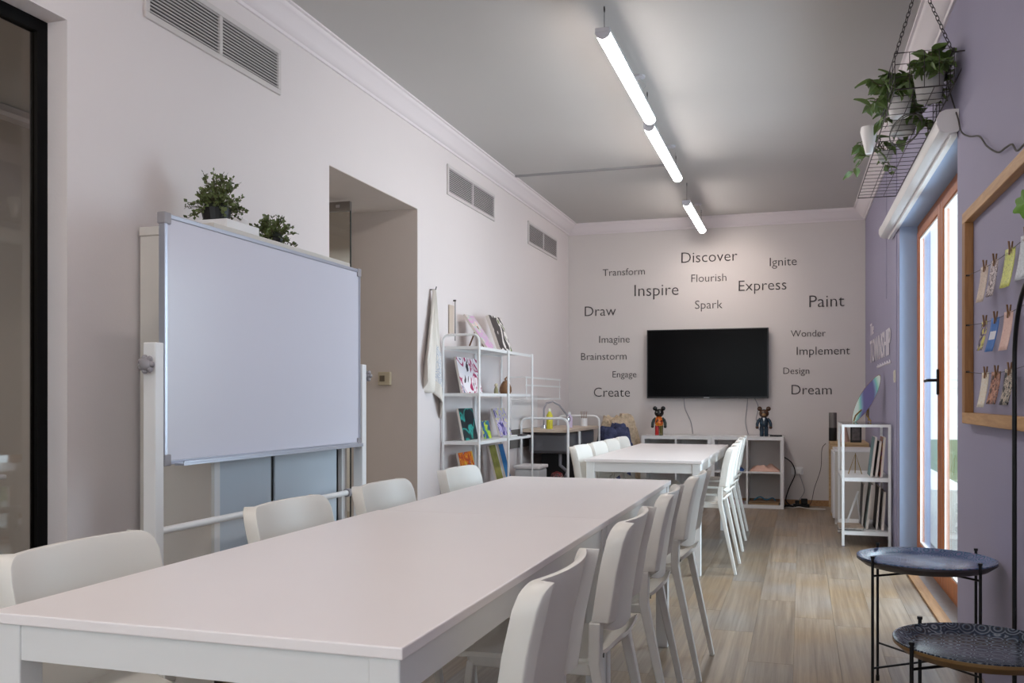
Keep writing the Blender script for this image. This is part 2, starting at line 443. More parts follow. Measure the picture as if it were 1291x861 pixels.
# cornices
prof = [(0, 0), (0, -0.11), (0.012, -0.11), (0.018, -0.098), (0.03, -0.094), (0.05, -0.075), (0.075, -0.04), (0.092, -0.028), (0.1, -0.022), (0.104, -0.01), (0.118, -0.008), (0.12, 0)]
struct('trim_5', MB().prism(prof, lambda u, v, t: (XL + u, t, ZC + v), YR, YB), CORN, smooth=True)
struct('trim_6', MB().prism(prof, lambda u, v, t: (xr(t) - u, t, ZC + v), YR, YB), CORN, smooth=True)
struct('trim_7', MB().prism(prof, lambda u, v, t: (t, YB - u, ZC + v), XL + 0.02, 0.61), CORN, smooth=True)
# skirtings
sk = MB()
for a, b in ((YR, O1a), (O1b, O2a), (O2b, YB)): sk.box(XL, XL + 0.014, a, b, 0, 0.07)
struct('baseboard_left', sk, WHITE)
qr = MB()
for a, b in ((O1b, O2a), (O2b, YB)): qr.box(XL + 0.014, XL + 0.034, a, b, 0, 0.022)
struct('trim_8', qr, SKIRT)
struct('baseboard_back', MB().box(XL + 0.015, 0.6, YB - 0.016, YB, 0, 0.06), SKIRT)
# thin vertical conduit lines on the lilac wall and the pale line across the ceiling
cl = MB(); rbox(cl, 0, 0.006, 7.12, 7.15, 0, 2.9); rbox(cl, 0, 0.004, 7.86, 7.875, 1.9, 2.9)
struct('trim_9', cl, LILAC)
struct('trim_10', MB().box(XL + 0.12, -0.99, 7.63, 7.66, ZC - 0.014, ZC), mat('ceiling_conduit', rgb(150, 148, 148), 0.6))

# balcony door
door = struct('door_1', MB(), DOORW) if False else None
def dx(y, o=0.0): return xr(y) + 0.115 + o
def dbox(mb, a, b, y0, y1, z0, z1):
    return rbox(mb, -0.115 - b, -0.115 - a, y0, y1, z0, z1)
fr = MB(); dbox(fr, 0, 0.034, DB - 0.075, DB - 0.006, 0.0, DZ - 0.006); dbox(fr, 0, 0.034, DA + 0.006, DA + 0.075, 0.0, DZ - 0.006)
dbox(fr, 0, 0.034, DA + 0.075, DB - 0.075, DZ - 0.06, DZ - 0.006); dbox(fr, 0, 0.034, DA + 0.075, DB - 0.075, 0, 0.03)
door = struct('door_1', fr, DOORW, bevel=0.004, seg=1)
door['label'] = 'orange wooden balcony double door in the lilac wall'
MID = 5.86
for (a, b) in ((MID + 0.002, DB - 0.078), (DA + 0.078, MID - 0.002)):
    s_ = MB(); st = 0.1
    dbox(s_, -0.012, 0.022, a, a + st, 0.032, DZ - 0.062); dbox(s_, -0.012, 0.022, b - st, b, 0.032, DZ - 0.062)
    dbox(s_, -0.012, 0.022, a + st, b - st, DZ - 0.115, DZ - 0.062); dbox(s_, -0.012, 0.022, a + st, b - st, 0.032, 0.13)
    leaf = s_.build('door_leaf', DOORW, door, bevel=0.004, seg=1)
    g = MB(); dbox(g, 0.006, 0.012, a + st, b - st, 0.13, DZ - 0.115); g.build('pane', GLASS, leaf)
    bd = MB()
    for (p, q, r0, r1) in ((a + st, a + st + 0.007, 0.13, DZ - 0.115), (b - st - 0.007, b - st, 0.13, DZ - 0.115)):
        dbox(bd, -0.004, 0.0055, p, q, r0, r1)
    dbox(bd, -0.004, 0.0055, a + st + 0.012, b - st - 0.012, 0.13, 0.142); dbox(bd, -0.004, 0.0055, a + st + 0.012, b - st - 0.012, DZ - 0.127, DZ - 0.115)
    bd.build('glazing_bead', WHITE, leaf)
hy = MID + 0.05; hx = dx(hy, -0.012)
h = MB(); h.box(hx - 0.012, hx, hy - 0.014, hy + 0.014, 1.13, 1.28); h.build('handle_plate', BLACK, door, bevel=0.003)
MB().tube([(hx - 0.01, hy, 1.215), (hx - 0.055, hy, 1.215), (hx - 0.06, hy + 0.02, 1.215), (hx - 0.06, hy + 0.125, 1.212)], 0.009, 8).build('handle', BLACK, door, smooth=True)
tm = MB(); rbox(tm, -0.03, 0.028, DA, DB, 0.001, 0.012)
struct('trim_11', tm, SKIRT, bevel=0.002, seg=1)
ts = MB(); rbox(ts, -0.115, -0.03, DA + 0.006, DB - 0.006, 0.0, 0.004)
struct('trim_12', ts, mat('sill_stone', rgb(128, 124, 122), 0.4, var=0.1, scale=30))

# outside: balcony slab, parapet with railing, house and shrubs beyond
struct('ground_balcony', MB().box(0.97, 3.2, 2.0, 12.5, -0.12, -0.02), mat('balcony_tile', rgb(196, 190, 182), 0.6, var=0.05))
par = thing('balcony_railing', 'pale railing of upright bars outside the balcony door', 'railing', (3.0, 8, -0.02))
MB().box(-0.03, 0.03, -5, 4.2, 1.0, 1.05).build('top_rail', WHITE, par)
for k in range(46):
    if k == 0:
        b0 = MB().box(-0.012, 0.012, -0.012, 0.012, 0, 1.0).build('baluster', WHITE, par); b0.location = (0, -4.9, 0)
    else:
        c_ = b0.copy(); COL.objects.link(c_); c_.location = (0, -4.9 + k * 0.2, 0)
hs = thing('neighbour_house', 'white rendered house wall seen through the balcony door glass', 'building', (9.0, 20, -0.5))
MB().box(0, 0.4, -18, 16, 0, 8).build('wall', mat('render_white', rgb(238, 240, 240), 0.9), hs)
for k, yy in enumerate((-12, -4, 4)):
    f_ = MB().box(-0.05, 0, yy, yy + 1.4, 2.0, 3.6).build('window', mat('house_window', rgb(190, 205, 212), 0.2), hs)
for k, (bx, by, br) in enumerate(((5.2, 11.0, 0.9), (5.4, 13.6, 1.1), (5.0, 9.0, 0.8))):
    lab = ('round green shrub outside the door, middle one of three', 'largest green shrub outside, farthest of three', 'smallest green shrub outside, nearest of three')[k]
    sb = thing('garden_shrub', lab, 'shrub', (bx, by, -0.5), 0, 'shrubs in the garden beyond the door')
    mb = MB()
    for q in range(700):
        v = Vector((random.gauss(0, 1), random.gauss(0, 1), random.gauss(0, 1))).normalized() * br * random.uniform(0.5, 1)
        v.z = v.z * 0.7 + br * 0.9
        a = Vector((random.gauss(0, 1), random.gauss(0, 1), random.gauss(0, 1))).normalized() * 0.07
        b_ = Vector((random.gauss(0, 1), random.gauss(0, 1), random.gauss(0, 1))).normalized() * 0.05
        mb.add([v - a, v + b_, v + a, v - b_], [(0, 1, 2, 3)])
    fo = mb.build('foliage', LEAF, sb, fix=False); fo['kind'] = 'stuff'
    MB().tube([(0, 0, 0), (0.02, 0, br * 0.9)], 0.05, 8).build('stem', STEM, sb)
struct('ground_garden', MB().box(3.2, 12, -2, 40, -0.7, -0.5), mat('garden_grass', rgb(110, 128, 84), 0.9, var=0.2))

# black-framed glass door in the first opening
d2 = MB(); fx0, fx1 = -2.60, -2.566
d2.box(fx0, fx1, O1b - 0.046, O1b, 0, O1z - 0.001); d2.box(fx0, fx1, O1a, O1a + 0.046, 0, O1z - 0.001)
d2.box(fx0, fx1, O1a + 0.046, O1b - 0.046, O1z - 0.046, O1z - 0.001); d2.box(fx0, fx1, O1a + 0.046, O1b - 0.046, 0, 0.05)
door2 = struct('door_2', d2, BLACKF); door2['label'] = 'black framed glass door at far left'
MB().box(-2.586, -2.580, O1a + 0.046, O1b - 0.046, 0.05, O1z - 0.046).build('pane', GLASSD, door2)
# frameless glass door standing open in the alcove
gd = MB().box(-3.6, -2.755, 5.335, 5.345, 0.01, 2.31)
door3 = struct('door_3', gd, GLASS); door3['label'] = 'open frameless glass door behind the whiteboard'
MB().box(-3.6, -2.753, 5.325, 5.355, 2.31, 2.37).build('door_rail', mat('brushed_steel', rgb(140, 134, 130), 0.4, 0.7), door3)
MB().box(-2.757, -2.751, 5.334, 5.346, 0.01, 2.31).build('glass_edge', mat('glass_edge', rgb(50, 56, 54), 0.3), door3)
MB().box(-2.85, -2.82, 5.32, 5.36, 2.33, 2.35).build('pivot', CHROME, door3)
# window in the next room seen through it
w2 = struct('window_2', MB().box(-4.9, -4.86, 6.6, 6.66, 1.0, 2.3).box(-4.9, -4.86, 7.5, 7.56, 1.0, 2.3).box(-4.9, -4.86, 6.66, 7.5, 2.24, 2.3).box(-4.9, -4.86, 6.66, 7.5, 1.0, 1.06), DARKGAP)
MB().box(-4.895, -4.885, 6.66, 7.5, 1.06, 2.24).build('pane', mat('dusk_pane', rgb(150, 165, 172), 0.1), w2)
# shelf and box modelled in place of a reflection in the black framed glass
sh = thing('reflection_shelf', 'pale shelf standing in for a reflection in the black framed glass', 'shelf', (-4.7, 4.1, 0.62))
MB().box(-0.2, 0.12, -1.2, 0.32, 0, 0.03).build('board', POTW, sh, bevel=0.01)
tag(MB().box(-0.1, 0.05, -1.0, 0.0, 0, 0.07).build('storage_box', mat('pale_green_card', rgb(170, 190, 160), 0.6), None, bevel=0.006, loc=(-4.68, 4.1, 0.65)),
    'small pale green box standing in for a reflection in the glass', 'box')

# ------------------------------------------------------------------ dining tables
def table(name, label, x0, x1, y0, y1, zt, seam_end=None, group='white dining tables'):
    cx, cy = (x0 + x1) / 2, (y0 + y1) / 2; W, L = (x1 - x0) / 2, (y1 - y0) / 2
    t = thing(name, label, 'table', (cx, cy, 0), 0, group)
    MB().box(-W, W, -L, L, zt - 0.019, zt).build('tabletop', TABLE, t, bevel=0.0025)
    ap = MB(); i = 0.008; zb = zt - 0.019
    for s in (-1, 1):
        a = s * (W - i - 0.004); b = s * (W - i - 0.022)
        ap.box(min(a, b), max(a, b), -L + 0.05, L - 0.05, zb - 0.062, zb)
        a = s * (L - i - 0.004); b = s * (L - i - 0.022)
        ap.box(-W + 0.05, W - 0.05, min(a, b), max(a, b), zb - 0.062, zb)
    ap.build('apron', TLEG, t)
    first = None
    for sx in (-1, 1):
        for sy in (-1, 1):
            if first is None:
                first = MB().box(-0.026, 0.026, -0.026, 0.026, 0, zb).build('leg', TLEG, t, bevel=0.003)
                o = first
            else:
                o = first.copy(); COL.objects.link(o)
            o.location = (sx * (W - i - 0.026), sy * (L - i - 0.026), 0)
    return t
table('dining_table', 'nearest white table, its top filling the foreground', -1.332, -0.558, 1.245, 2.775, 0.74)
table('dining_table', 'white table joined end to end behind the nearest white table', -1.318, -0.558, 2.777, 4.18, 0.74)
t2 = table('dining_table', 'far white table near the television wall', -1.33, -0.588, 5.82, 7.99, 0.72)

# ------------------------------------------------------------------ chairs
def make_chair(label):
    t = thing('chair', label, 'chair', (0, 0, 0), 0, 'cream plastic chairs at the tables')
    hw = 0.215
    # backrest: horizontal section swept up the leaning back line
    def back_y(z):            # rear line of the chair
        p = [(0.50, -0.167), (0.55, -0.170), (0.68, -0.190), (0.80, -0.218)]
        for (a, ya), (b, yb) in zip(p, p[1:]):
            if z <= b: return ya + (yb - ya) * (z - a) / (b - a)
        return p[-1][1]
    N = 60; rows = 10
    us = [-1 + 2 * i / N for i in range(N + 1)]
    def thick(u):
        a = abs(u) * hw; k = min(1, max(0, (a - (hw - 0.043)) / 0.007)); k = k * k * (3 - 2 * k)
        return 0.009 + 0.020 * k
    def bulge(u): return 0.040 * (1 - abs(u) ** 2.2)
    rad = 0.045
    vs_f, vs_b = [], []
    for j in range(rows + 1):
        v = j / rows
        for u in us:
            a = abs(u) * hw
            zt = 0.80
            if a > hw - rad: zt = 0.80 - rad + math.sqrt(max(0, rad ** 2 - (a - hw + rad) ** 2))
            zb_ = 0.553 if a > hw - 0.036 else 0.545 - 0.04 * math.sqrt(max(0, 1 - (a / (hw - 0.03)) ** 2))
            z = zb_ + (zt - zb_) * v
            yb = back_y(z) - bulge(u)
            th = thick(u)
            edge = 1.0
            vs_b.append((u * hw, yb + 0.012 - th * 1.5, z)); vs_f.append((u * hw, yb + 0.012, z))
    n1 = N + 1; vs = vs_f + vs_b; off = len(vs_f); fs = []
    for j in range(rows):
        for i in range(N):
            a = j * n1 + i
            fs.append((a, a + 1, a + n1 + 1, a + n1)); fs.append((off + a, off + a + n1, off + a + n1 + 1, off + a + 1))
    for i in range(N):
        fs.append((i, off + i, off + i + 1, i + 1)); a = rows * n1 + i; fs.append((a, a + 1, off + a + 1, off + a))
    for j in range(rows):
        a = j * n1; fs.append((a, a + n1, off + a + n1, off + a)); a = j * n1 + N; fs.append((a, off + a, off + a + n1, a + n1))
    MB().add(vs, fs).build('backrest', CHAIR, t, smooth=True, bevel=0.004, seg=2, weld=False)
    # seat shell with a curled rear edge and soft front
    def sf(u, v, dz):
        x = (u - 0.5) * 2; y = -0.218 + v * 0.438
        w_ = 0.205 * (1 - 0.15 * (1 - v)); 
        rr = 0.06
        if v < 0.15: w_ -= rr * (1 - math.sqrt(max(0, 1 - ((0.15 - v) / 0.15) ** 2)))
        if v > 0.85: w_ -= rr * (1 - math.sqrt(max(0, 1 - ((v - 0.85) / 0.15) ** 2)))
        z = 0.452 - 0.012 * (1 - x * x) + 0.055 * max(0, (0.2 - v) / 0.2) ** 1.6 - 0.02 * max(0, (v - 0.86) / 0.14) ** 2
        return (x * w_, y, z + dz)
    nu, nv = 10, 16
    a_ = [sf(i / nu, j / nv, 0) for j in range(nv + 1) for i in range(nu + 1)]
    b_ = [sf(i / nu, j / nv, -0.012) for j in range(nv + 1) for i in range(nu + 1)]
    o_ = len(a_); fs = []; m1 = nu + 1
    for j in range(nv):
        for i in range(nu):
            p = j * m1 + i
            fs.append((p, p + 1, p + m1 + 1, p + m1)); fs.append((o_ + p, o_ + p + m1, o_ + p + m1 + 1, o_ + p + 1))
    for i in range(nu):
        fs.append((i, o_ + i, o_ + i + 1, i + 1)); p = nv * m1 + i; fs.append((p, p + 1, o_ + p + 1, o_ + p))
    for j in range(nv):
        p = j * m1; fs.append((p, p + m1, o_ + p + m1, o_ + p)); p += nu; fs.append((p, o_ + p, o_ + p + m1, p + m1))
    MB().add(a_ + b_, fs).build('seat', CHAIR, t, smooth=True)
    for s in (-1, 1):
        x = s * 0.197
        MB().tube([(x * 1.03, -0.262, 0.0), (x, -0.176, 0.40), (x, -0.166, 0.45), (x, -0.168, 0.553)], [0.62, 0.9, 1, 1], sq=(0.030, 0.044)).build('leg', CHAIRM, t, bevel=0.004, seg=2)
        MB().tube([(x * 1.0, 0.215, 0.0), (x * 0.93, 0.165, 0.425)], 0, sq=(0.020, 0.030)).build('leg', CHAIRM, t, bevel=0.004, seg=2)
        MB().tube([(x * 0.96, -0.162, 0.43), (x * 0.93, 0.17, 0.428)], 0, sq=(0.018, 0.03)).build('seat_rail', CHAIRM, t, bevel=0.003, seg=1)
        sc = MB()
        sc.tube([(s * 0.184, -0.165, 0.52), (s * 0.186, -0.165, 0.52)], 0.0065, 10)
        sc.tube([(s * 0.197, -0.186, 0.47), (s * 0.197, -0.1885, 0.47)], 0.006, 10)
        sc.build('screw', SCREW, t)
    return t
RZ, LZ = R(90), R(-90)
CX_R, CX_L = -0.654, -1.250
ch = make_chair('cream chair nearest the camera on the right side of the near table')
ch.location = (CX_R, 1.675, 0); ch.rotation_euler.z = RZ
near = ['second', 'third', 'farthest']
for (y, a, lab) in ((2.45, RZ, 'second cream chair from the camera on the right of the near tables'),
                    (3.155, RZ + 0.03, 'third cream chair from the camera on the right of the near tables'),
                    (3.87, RZ - 0.03, 'last cream chair on the right of the near tables, pulled slightly out')):
    dup(ch, (CX_R + (0.02 if y > 3.5 else 0), y, 0), a, lab)
for (x, y, lab) in ((CX_L, 1.62, 'cream chair at lower left, widest backrest left of the near table'),
                 (CX_L, 2.46, 'second cream chair along the whiteboard side of the near tables'),
                 (CX_L + 0.01, 3.10, 'third cream chair on whiteboard side, in front of the alcove'),
                 (CX_L + 0.02, 3.865, 'cream chair in front of the white metal art rack')):
    dup(ch, (x, y, 0), LZ, lab)
for (x, y, lab) in ((-0.655, 6.16, 'white chair with its back to the aisle, nearest at far table'),
                 (-0.665, 6.68, 'second chair from the camera on aisle side of far table'),
                 (-0.675, 7.22, 'third chair from the camera on aisle side of far table'),
                 (-0.69, 7.76, 'last chair on aisle side of far table, by the cube shelf')):
    dup(ch, (x, y, 0), RZ, lab)
for (x, y, lab) in ((-1.165, 5.96, 'white chair at left front corner of far table, apart from its row'),
                 (-1.15, 6.42, 'second chair on the left of far table, below blue cloth heap'),
                 (-1.15, 6.88, 'third chair on the left of far table, below blue cloth heap'),
                 (-1.15, 7.34, 'last chair on left of far table, nearest the cloth heap')):
    dup(ch, (x, y, 0), LZ, lab)

# ------------------------------------------------------------------ ceiling vents
def vent(y0, y1, z0, z1, label):
    t = thing('wall_vent', label, 'vent', (XL, (y0 + y1) / 2, z0), 0, 'air grilles high on the left wall')
    W = (y1 - y0) / 2; H = z1 - z0; b = 0.026; d = 0.012
    MB().box(0.0, 0.002, -W + b, W - b, b, H - b).build('duct', VENTD, t)
    MB().box(0, d, -W, W, 0, b).box(0, d, -W, W, H - b, H).box(0, d, -W, -W + b, b, H - b).box(0, d, W - b, W, b, H - b).box(0, d, -0.012, 0.012, b, H - b).build('frame', VENTM, t, bevel=0.002, seg=1)
    n = 12; hgt = H - 2 * b; first = None
    for s in (-1, 1):
        for k in range(n):
            z = b + hgt * (k + 0.5) / n
            if first is None:
                L_ = W - b - 0.012
                first = MB().add([(0.006, -L_ / 2, -0.003), (0.011, -L_ / 2, -0.0015), (0.011, -L_ / 2, 0.0025), (0.006, -L_ / 2, 0.001),
                                  (0.006, L_ / 2, -0.003), (0.011, L_ / 2, -0.0015), (0.011, L_ / 2, 0.0025), (0.006, L_ / 2, 0.001)],
                                 [(0, 1, 2, 3), (7, 6, 5, 4), (0, 4, 5, 1), (1, 5, 6, 2), (2, 6, 7, 3), (3, 7, 4, 0)]).build('slat', VENTS, t)
                o = first
            else:
                o = first.copy(); COL.objects.link(o)
            o.location = (0, s * (0.012 + L_ / 2), z)
vent(3.05, 4.045, 2.615, 2.84, 'largest white wall vent, upper left, above the whiteboard')
vent(6.32, 7.41, 2.605, 2.83, 'middle white wall vent, above the alcove end and art rack')
vent(8.42, 9.50, 2.58, 2.80, 'smallest looking wall vent, nearest the far corner')

# ------------------------------------------------------------------ linear pendant lamps
def pendant(x, y0, y1, z, label):
    L = (y1 - y0); t = thing('pendant_light', label, 'ceiling light', (x, y0, z), 0, 'white linear lights hung in a row')
    n = 12
    arc = [(0.036 * math.cos(PI + PI * k / n), 0.036 * math.sin(PI + PI * k / n) * 0.85) for k in range(n + 1)]
    # upper tray
    MB().prism([(-0.036, 0), (-0.036, 0.022), (0.036, 0.022), (0.036, 0)], lambda u, v, s_: (u, s_, v), 0.0, L).build('housing', LIGHTHOUSING, t, bevel=0.003)
    MB().prism(arc, lambda u, v, s_: (u, s_, v), 0.016, L - 0.016).build('diffuser', LAMPM, t, smooth=True)
    for a, b in ((0, 0.016), (L - 0.016, L)):
        MB().prism([(u * 1.02, v * 1.02) for u, v in arc], lambda u, v, s_: (u, s_, v), a, b).build('end_cap', LIGHTHOUSING, t, smooth=True)
    hz = ZC - z
    for yy in (0.05, L - 0.12):
        MB().tube([(0, yy, 0.022), (0, yy, hz - 0.02)], 0.0016, 6).build('wire', WIRE, t)
        rp = [(0, yy + 0.010 * math.cos(a), hz - 0.016 + 0.014 * math.sin(a)) for a in [2 * PI * k / 14 for k in range(14)]]
        MB().tube(rp, 0.0022, 6, closed=True).build('hook', WIRE, t, smooth=True)
    yy = L - 0.42
    MB().lathe([(0.0, 0), (0.035, 0), (0.035, 0.012), (0.0, 0.012)], 18, (0.0, yy, hz - 0.012)).build('ceiling_rose', LIGHTHOUSING, t, smooth=False)
    ps = []
    for k in range(15):
        q = k / 14; ps.append((0.0 + 0.03 * math.sin(q * 7), yy + 0.12 * q + 0.04 * math.sin(q * PI * 2), hz - 0.012 - (hz - 0.036) * q))
    MB().tube(ps, 0.002, 6).build('power_cord', mat('white_cord', rgb(190, 188, 186), 0.5), t, smooth=True)
pendant(-0.90, 1.05, 2.55, 2.90, 'added strip light above the nearest white table, out of the picture')  # added lamp, unseen, brightens the near table top
pendant(-0.925, 4.43, 5.93, 2.895, 'nearest and longest looking glowing strip light')
pendant(-0.95, 6.02, 7.52, 2.885, 'middle glowing strip light, end to end with the nearest')
pendant(-0.975, 8.30, 9.72, 2.85, 'farthest glowing strip light, close to the word wall')

# ------------------------------------------------------------------ lettering on the back wall and the lilac wall
def text_mesh(s, m, name, label, width, depth=0.002, cat='lettering', group=None, hscale=None):
    c = bpy.data.curves.new(name, 'FONT'); c.body = s; c.size = 1; c.extrude = 0.0; c.resolution_u = 3; c.offset = -0.009 if m is GREY else 0.0
    tmp = bpy.data.objects.new('tmp', c); COL.objects.link(tmp)
    dg = bpy.context.evaluated_depsgraph_get(); dg.update()
    me = bpy.data.meshes.new_from_object(tmp.evaluated_get(dg)); bpy.data.objects.remove(tmp)
    xs = [v.co.x for v in me.vertices]; x0, x1 = min(xs), max(xs); k = width / (x1 - x0)
    for v in me.vertices:
        v.co = Vector(((v.co.x - x0) * k, v.co.y * (hscale if hscale else k), 0))
    bm = bmesh.new(); bm.from_mesh(me)
    r = bmesh.ops.extrude_face_region(bm, geom=list(bm.faces))
    for e in r['geom']:
        if isinstance(e, bmesh.types.BMVert): e.co.z += depth
    bmesh.ops.recalc_face_normals(bm, faces=bm.faces); bm.to_mesh(me); bm.free()
    me.materials.clear(); me.materials.append(m); me.name = name
    o = bpy.data.objects.new(name, me); COL.objects.link(o)
    if label: tag(o, label, cat, group)
    return o
def pix_back(px, py, Y=YB):
    th = R(17.374); l = (px - 645.5) / 1165; z = (503 - py) / 1165
    rx, ry = -math.sin(th) + l * math.cos(th), math.cos(th) + l * math.sin(th); t = Y / ry
    return rx * t, 1.105 + z * t
# word, left and right edge, baseline at the left edge (read off the photograph, then fixed on the wall in metres)
words = [('Discover', 859.2, 929.6, 331.6), ('Transform', 760, 813, 348.2), ('Flourish', 871.6, 915.8, 355.8), ('Inspire', 800, 855.4, 373.6),
         ('Ignite', 970.5, 1004.4, 335.6), ('Express', 931.4, 991.4, 366.9), ('Paint', 1020.3, 1064.4, 387.4), ('Spark', 876.3, 910.8, 389.5),
         ('Draw', 737.4, 776.5, 398.7), ('Wonder', 997, 1040.9, 424.7), ('Imagine', 755.6, 793.9, 432.4), ('Implement', 1004.4, 1071.5, 447.5),
         ('Brainstorm', 732.7, 790, 454), ('Design', 987.6, 1020.3, 471.5), ('Engage', 772.4, 802.4, 475.8), ('Create', 748.8, 794.2, 500.1), ('Dream', 997.9, 1048.5, 497.3)]
for (s, a, b, y) in words:
    x0, z0 = pix_back(a, y); x1, _ = pix_back(b, y)
    o = text_mesh(s, GREY, 'wall_word', 'dark grey word %s on the back wall' % s, x1 - x0, group='words around the television')
    o.rotation_euler = (R(90), 0, 0); o.location = (x0, YB - 0.0022, z0)
for (s, ya, yb, z, hs_, lab) in (('TOWNSHIP', 9.38, 7.52, 1.445, 0.30, 'large pale word TOWNSHIP on the lilac wall'),
                           ('The', 9.36, 9.0, 1.70, 0.16, 'small pale word The above the large pale word'),
                           ):
    o = text_mesh(s, PALE, 'wall_word', lab, ya - yb, depth=0.004, group='pale sign lettering on the lilac wall', hscale=hs_)
    o.rotation_euler = (R(90), 0, R(-90) + 0.01); o.location = (xr(ya) - 0.0045, ya, z)

tl = MB(); pz = [(0, 8.7 - 1.18 * k / 60, 0.012 * (k % 2) + 0.018 * (k % 5 == 0)) for k in range(61)]
tl.tube([(xr(p[1]) - 0.003, p[1], 1.375 + p[2]) for p in pz], 0.0035, 4)
tag(tl.build('sign_tagline', PALE), 'thin line of illegible pale lettering under the large pale word', 'lettering', 'pale sign lettering on the lilac wall')
# ------------------------------------------------------------------ television
tv = thing('television', 'large black flat television on the word wall', 'television', (-0.957, YB, 1.112))
MB().box(-0.634, 0.634, -0.085, -0.045, 0, 0.737).build('housing', TVB, tv, bevel=0.004)
MB().box(-0.622, 0.622, -0.0865, -0.0845, 0.018, 0.727).build('screen', SCREEN, tv)
MB().box(-0.3, 0.3, -0.046, -0.003, 0.15, 0.55).build('wall_bracket', BLACK, tv)
MB().box(-0.03, 0.03, -0.0875, -0.084, 0.004, 0.013).build('logo_plate', mat('logo_grey', rgb(150, 150, 155), 0.4), tv)
def cable(pts, label, r=0.0035, m=None, name='cable', n=6):
    # Catmull-Rom through the points
    P = [Vector(p) for p in pts]; P = [P[0]] + P + [P[-1]]; out = []
    for i in range(1, len(P) - 2):
        for k in range(8):
            t = k / 8
            out.append(0.5 * ((2 * P[i]) + (-P[i - 1] + P[i + 1]) * t + (2 * P[i - 1] - 5 * P[i] + 4 * P[i + 1] - P[i + 2]) * t * t + (-P[i - 1] + 3 * P[i] - 3 * P[i + 1] + P[i + 2]) * t ** 3))
    out.append(P[-2])
    o = MB().tube(out, r, n).build(name, m or GREYPL, None, smooth=True)
    return tag(o, label, 'cable')
cable([(-1.20, 10.02, 1.12), (-1.19, 10.04, 1.0), (-1.13, 10.042, 0.86), (-1.11, 10.043, 0.73)], 'grey cable hanging left of centre below the television', 0.0045)
cable([(-0.535, 10.02, 1.12), (-0.55, 10.043, 0.98), (-0.56, 10.044, 0.85), (-0.53, 10.044, 0.73)], 'grey cable hanging straight down left of the brown bear figure', 0.004)
cable([(-0.47, 10.02, 1.12), (-0.43, 10.043, 1.02), (-0.45, 10.044, 0.88), (-0.40, 10.044, 0.76), (-0.28, 10.03, 0.728)], 'grey cable curling behind the brown bear figure', 0.004)

# ------------------------------------------------------------------ cube shelves
def cube_shelf(x0, label):
    t = thing('cube_shelf', label, 'shelf', (x0, 9.655, 0), 0, 'white cube shelves under the television')
    W, H, D = 0.716, 0.722, 0.385
    c = MB(); th = 0.034
    c.box(0, th, 0, D, 0, H).box(W - th, W, 0, D, 0, H).box(th, W - th, 0, D, 0, th).box(th, W - th, 0, D, H - th, H)
    c.build('carcass', WHITE, t)
    MB().box(W / 2 - 0.008, W / 2 + 0.008, 0.002, D, th, H - th).build('divider', WHITE, t)
    MB().box(th, W / 2 - 0.008, 0.002, D, H / 2 - 0.008, H / 2 + 0.008).build('shelf_board', WHITE, t)
    MB().box(W / 2 + 0.008, W - th, 0.002, D, H / 2 - 0.008, H / 2 + 0.008).build('shelf_board', WHITE, t)
    return t
cube_shelf(-1.60, 'left white cube shelf, under the red and black bear')
cube_shelf(-0.882, 'right white cube shelf, under the brown bear figure')
# contents
def blanket(name, label, cat, x0, x1, y0, y1, z0, h, m, amp=0.35, seed=1):
    rnd = random.Random(seed); ph = [rnd.uniform(0, 6) for _ in range(6)]
    def f(u, v):
        x = x0 + (x1 - x0) * u; y = y0 + (y1 - y0) * v
        e = min(1, 5 * min(u, 1 - u, v, 1 - v))
        z = z0 + h * (0.15 + 0.85 * e) * (1 + amp * math.sin(9 * u + ph[0]) * math.sin(6 * v + ph[1]) + amp * 0.4 * math.sin(21 * u + ph[2] + 5 * v))
        return (x, y, z)
    mb = MB(); nu, nv = 22, 14
    vs = [f(i / nu, j / nv) for j in range(nv + 1) for i in range(nu + 1)]
    k = len(vs); vs += [(v[0], v[1], z0) for v in vs]
    m1 = nu + 1; fs = []
    for j in range(nv):
        for i in range(nu):
            p = j * m1 + i; fs.append((p, p + 1, p + m1 + 1, p + m1)); fs.append((k + p, k + p + m1, k + p + m1 + 1, k + p + 1))
    for i in range(nu):
        fs.append((i, k + i, k + i + 1, i + 1)); p = nv * m1 + i; fs.append((p, p + 1, k + p + 1, k + p))
    for j in range(nv):
        p = j * m1; fs.append((p, p + m1, k + p + m1, k + p)); p += nu; fs.append((p, k + p, k + p + m1, p + m1))
    return tag(mb.add(vs, fs).build(name, m, None, smooth=True), label, cat)
blanket('folded_cloth', 'folded pink cloth in upper right compartment of cube shelf', 'cloth', -0.50, -0.21, 9.68, 9.93, 0.370, 0.05, mat('pink_cloth', rgb(222, 180, 162), 0.8), 0.3, 3)
blanket('folded_cloth', 'small blue cloth beside the aisle chairs on cube shelf', 'cloth', -0.72, -0.56, 9.68, 9.9, 0.370, 0.03, mat('blue_cloth', rgb(50, 90, 150), 0.8), 0.3, 5)
for k, (z, c, lab) in enumerate(((0.034, (150, 120, 84), 'brown cardboard folder at the bottom of the lower right compartment'), (0.052, (110, 84, 60), 'dark brown board on top of the cardboard folder'))):
    tag(MB().box(-0.15, 0.15, -0.14, 0.14, 0, 0.018).build('folder', mat('folder_%d' % k, rgb(*c), 0.7, var=0.1), None, bevel=0.003, seg=1, loc=(-0.36, 9.83, z), rotz=0.06 * (k - 0.5)), lab, 'folder')
cable([(-0.46, 9.74, 0.075), (-0.40, 9.78, 0.105), (-0.34, 9.75, 0.08), (-0.28, 9.8, 0.095), (-0.25, 9.76, 0.074)], 'teal blue cord lying on the boards in the lower compartment', 0.006, mat('teal_cord', rgb(40, 110, 140), 0.6), 'cord')
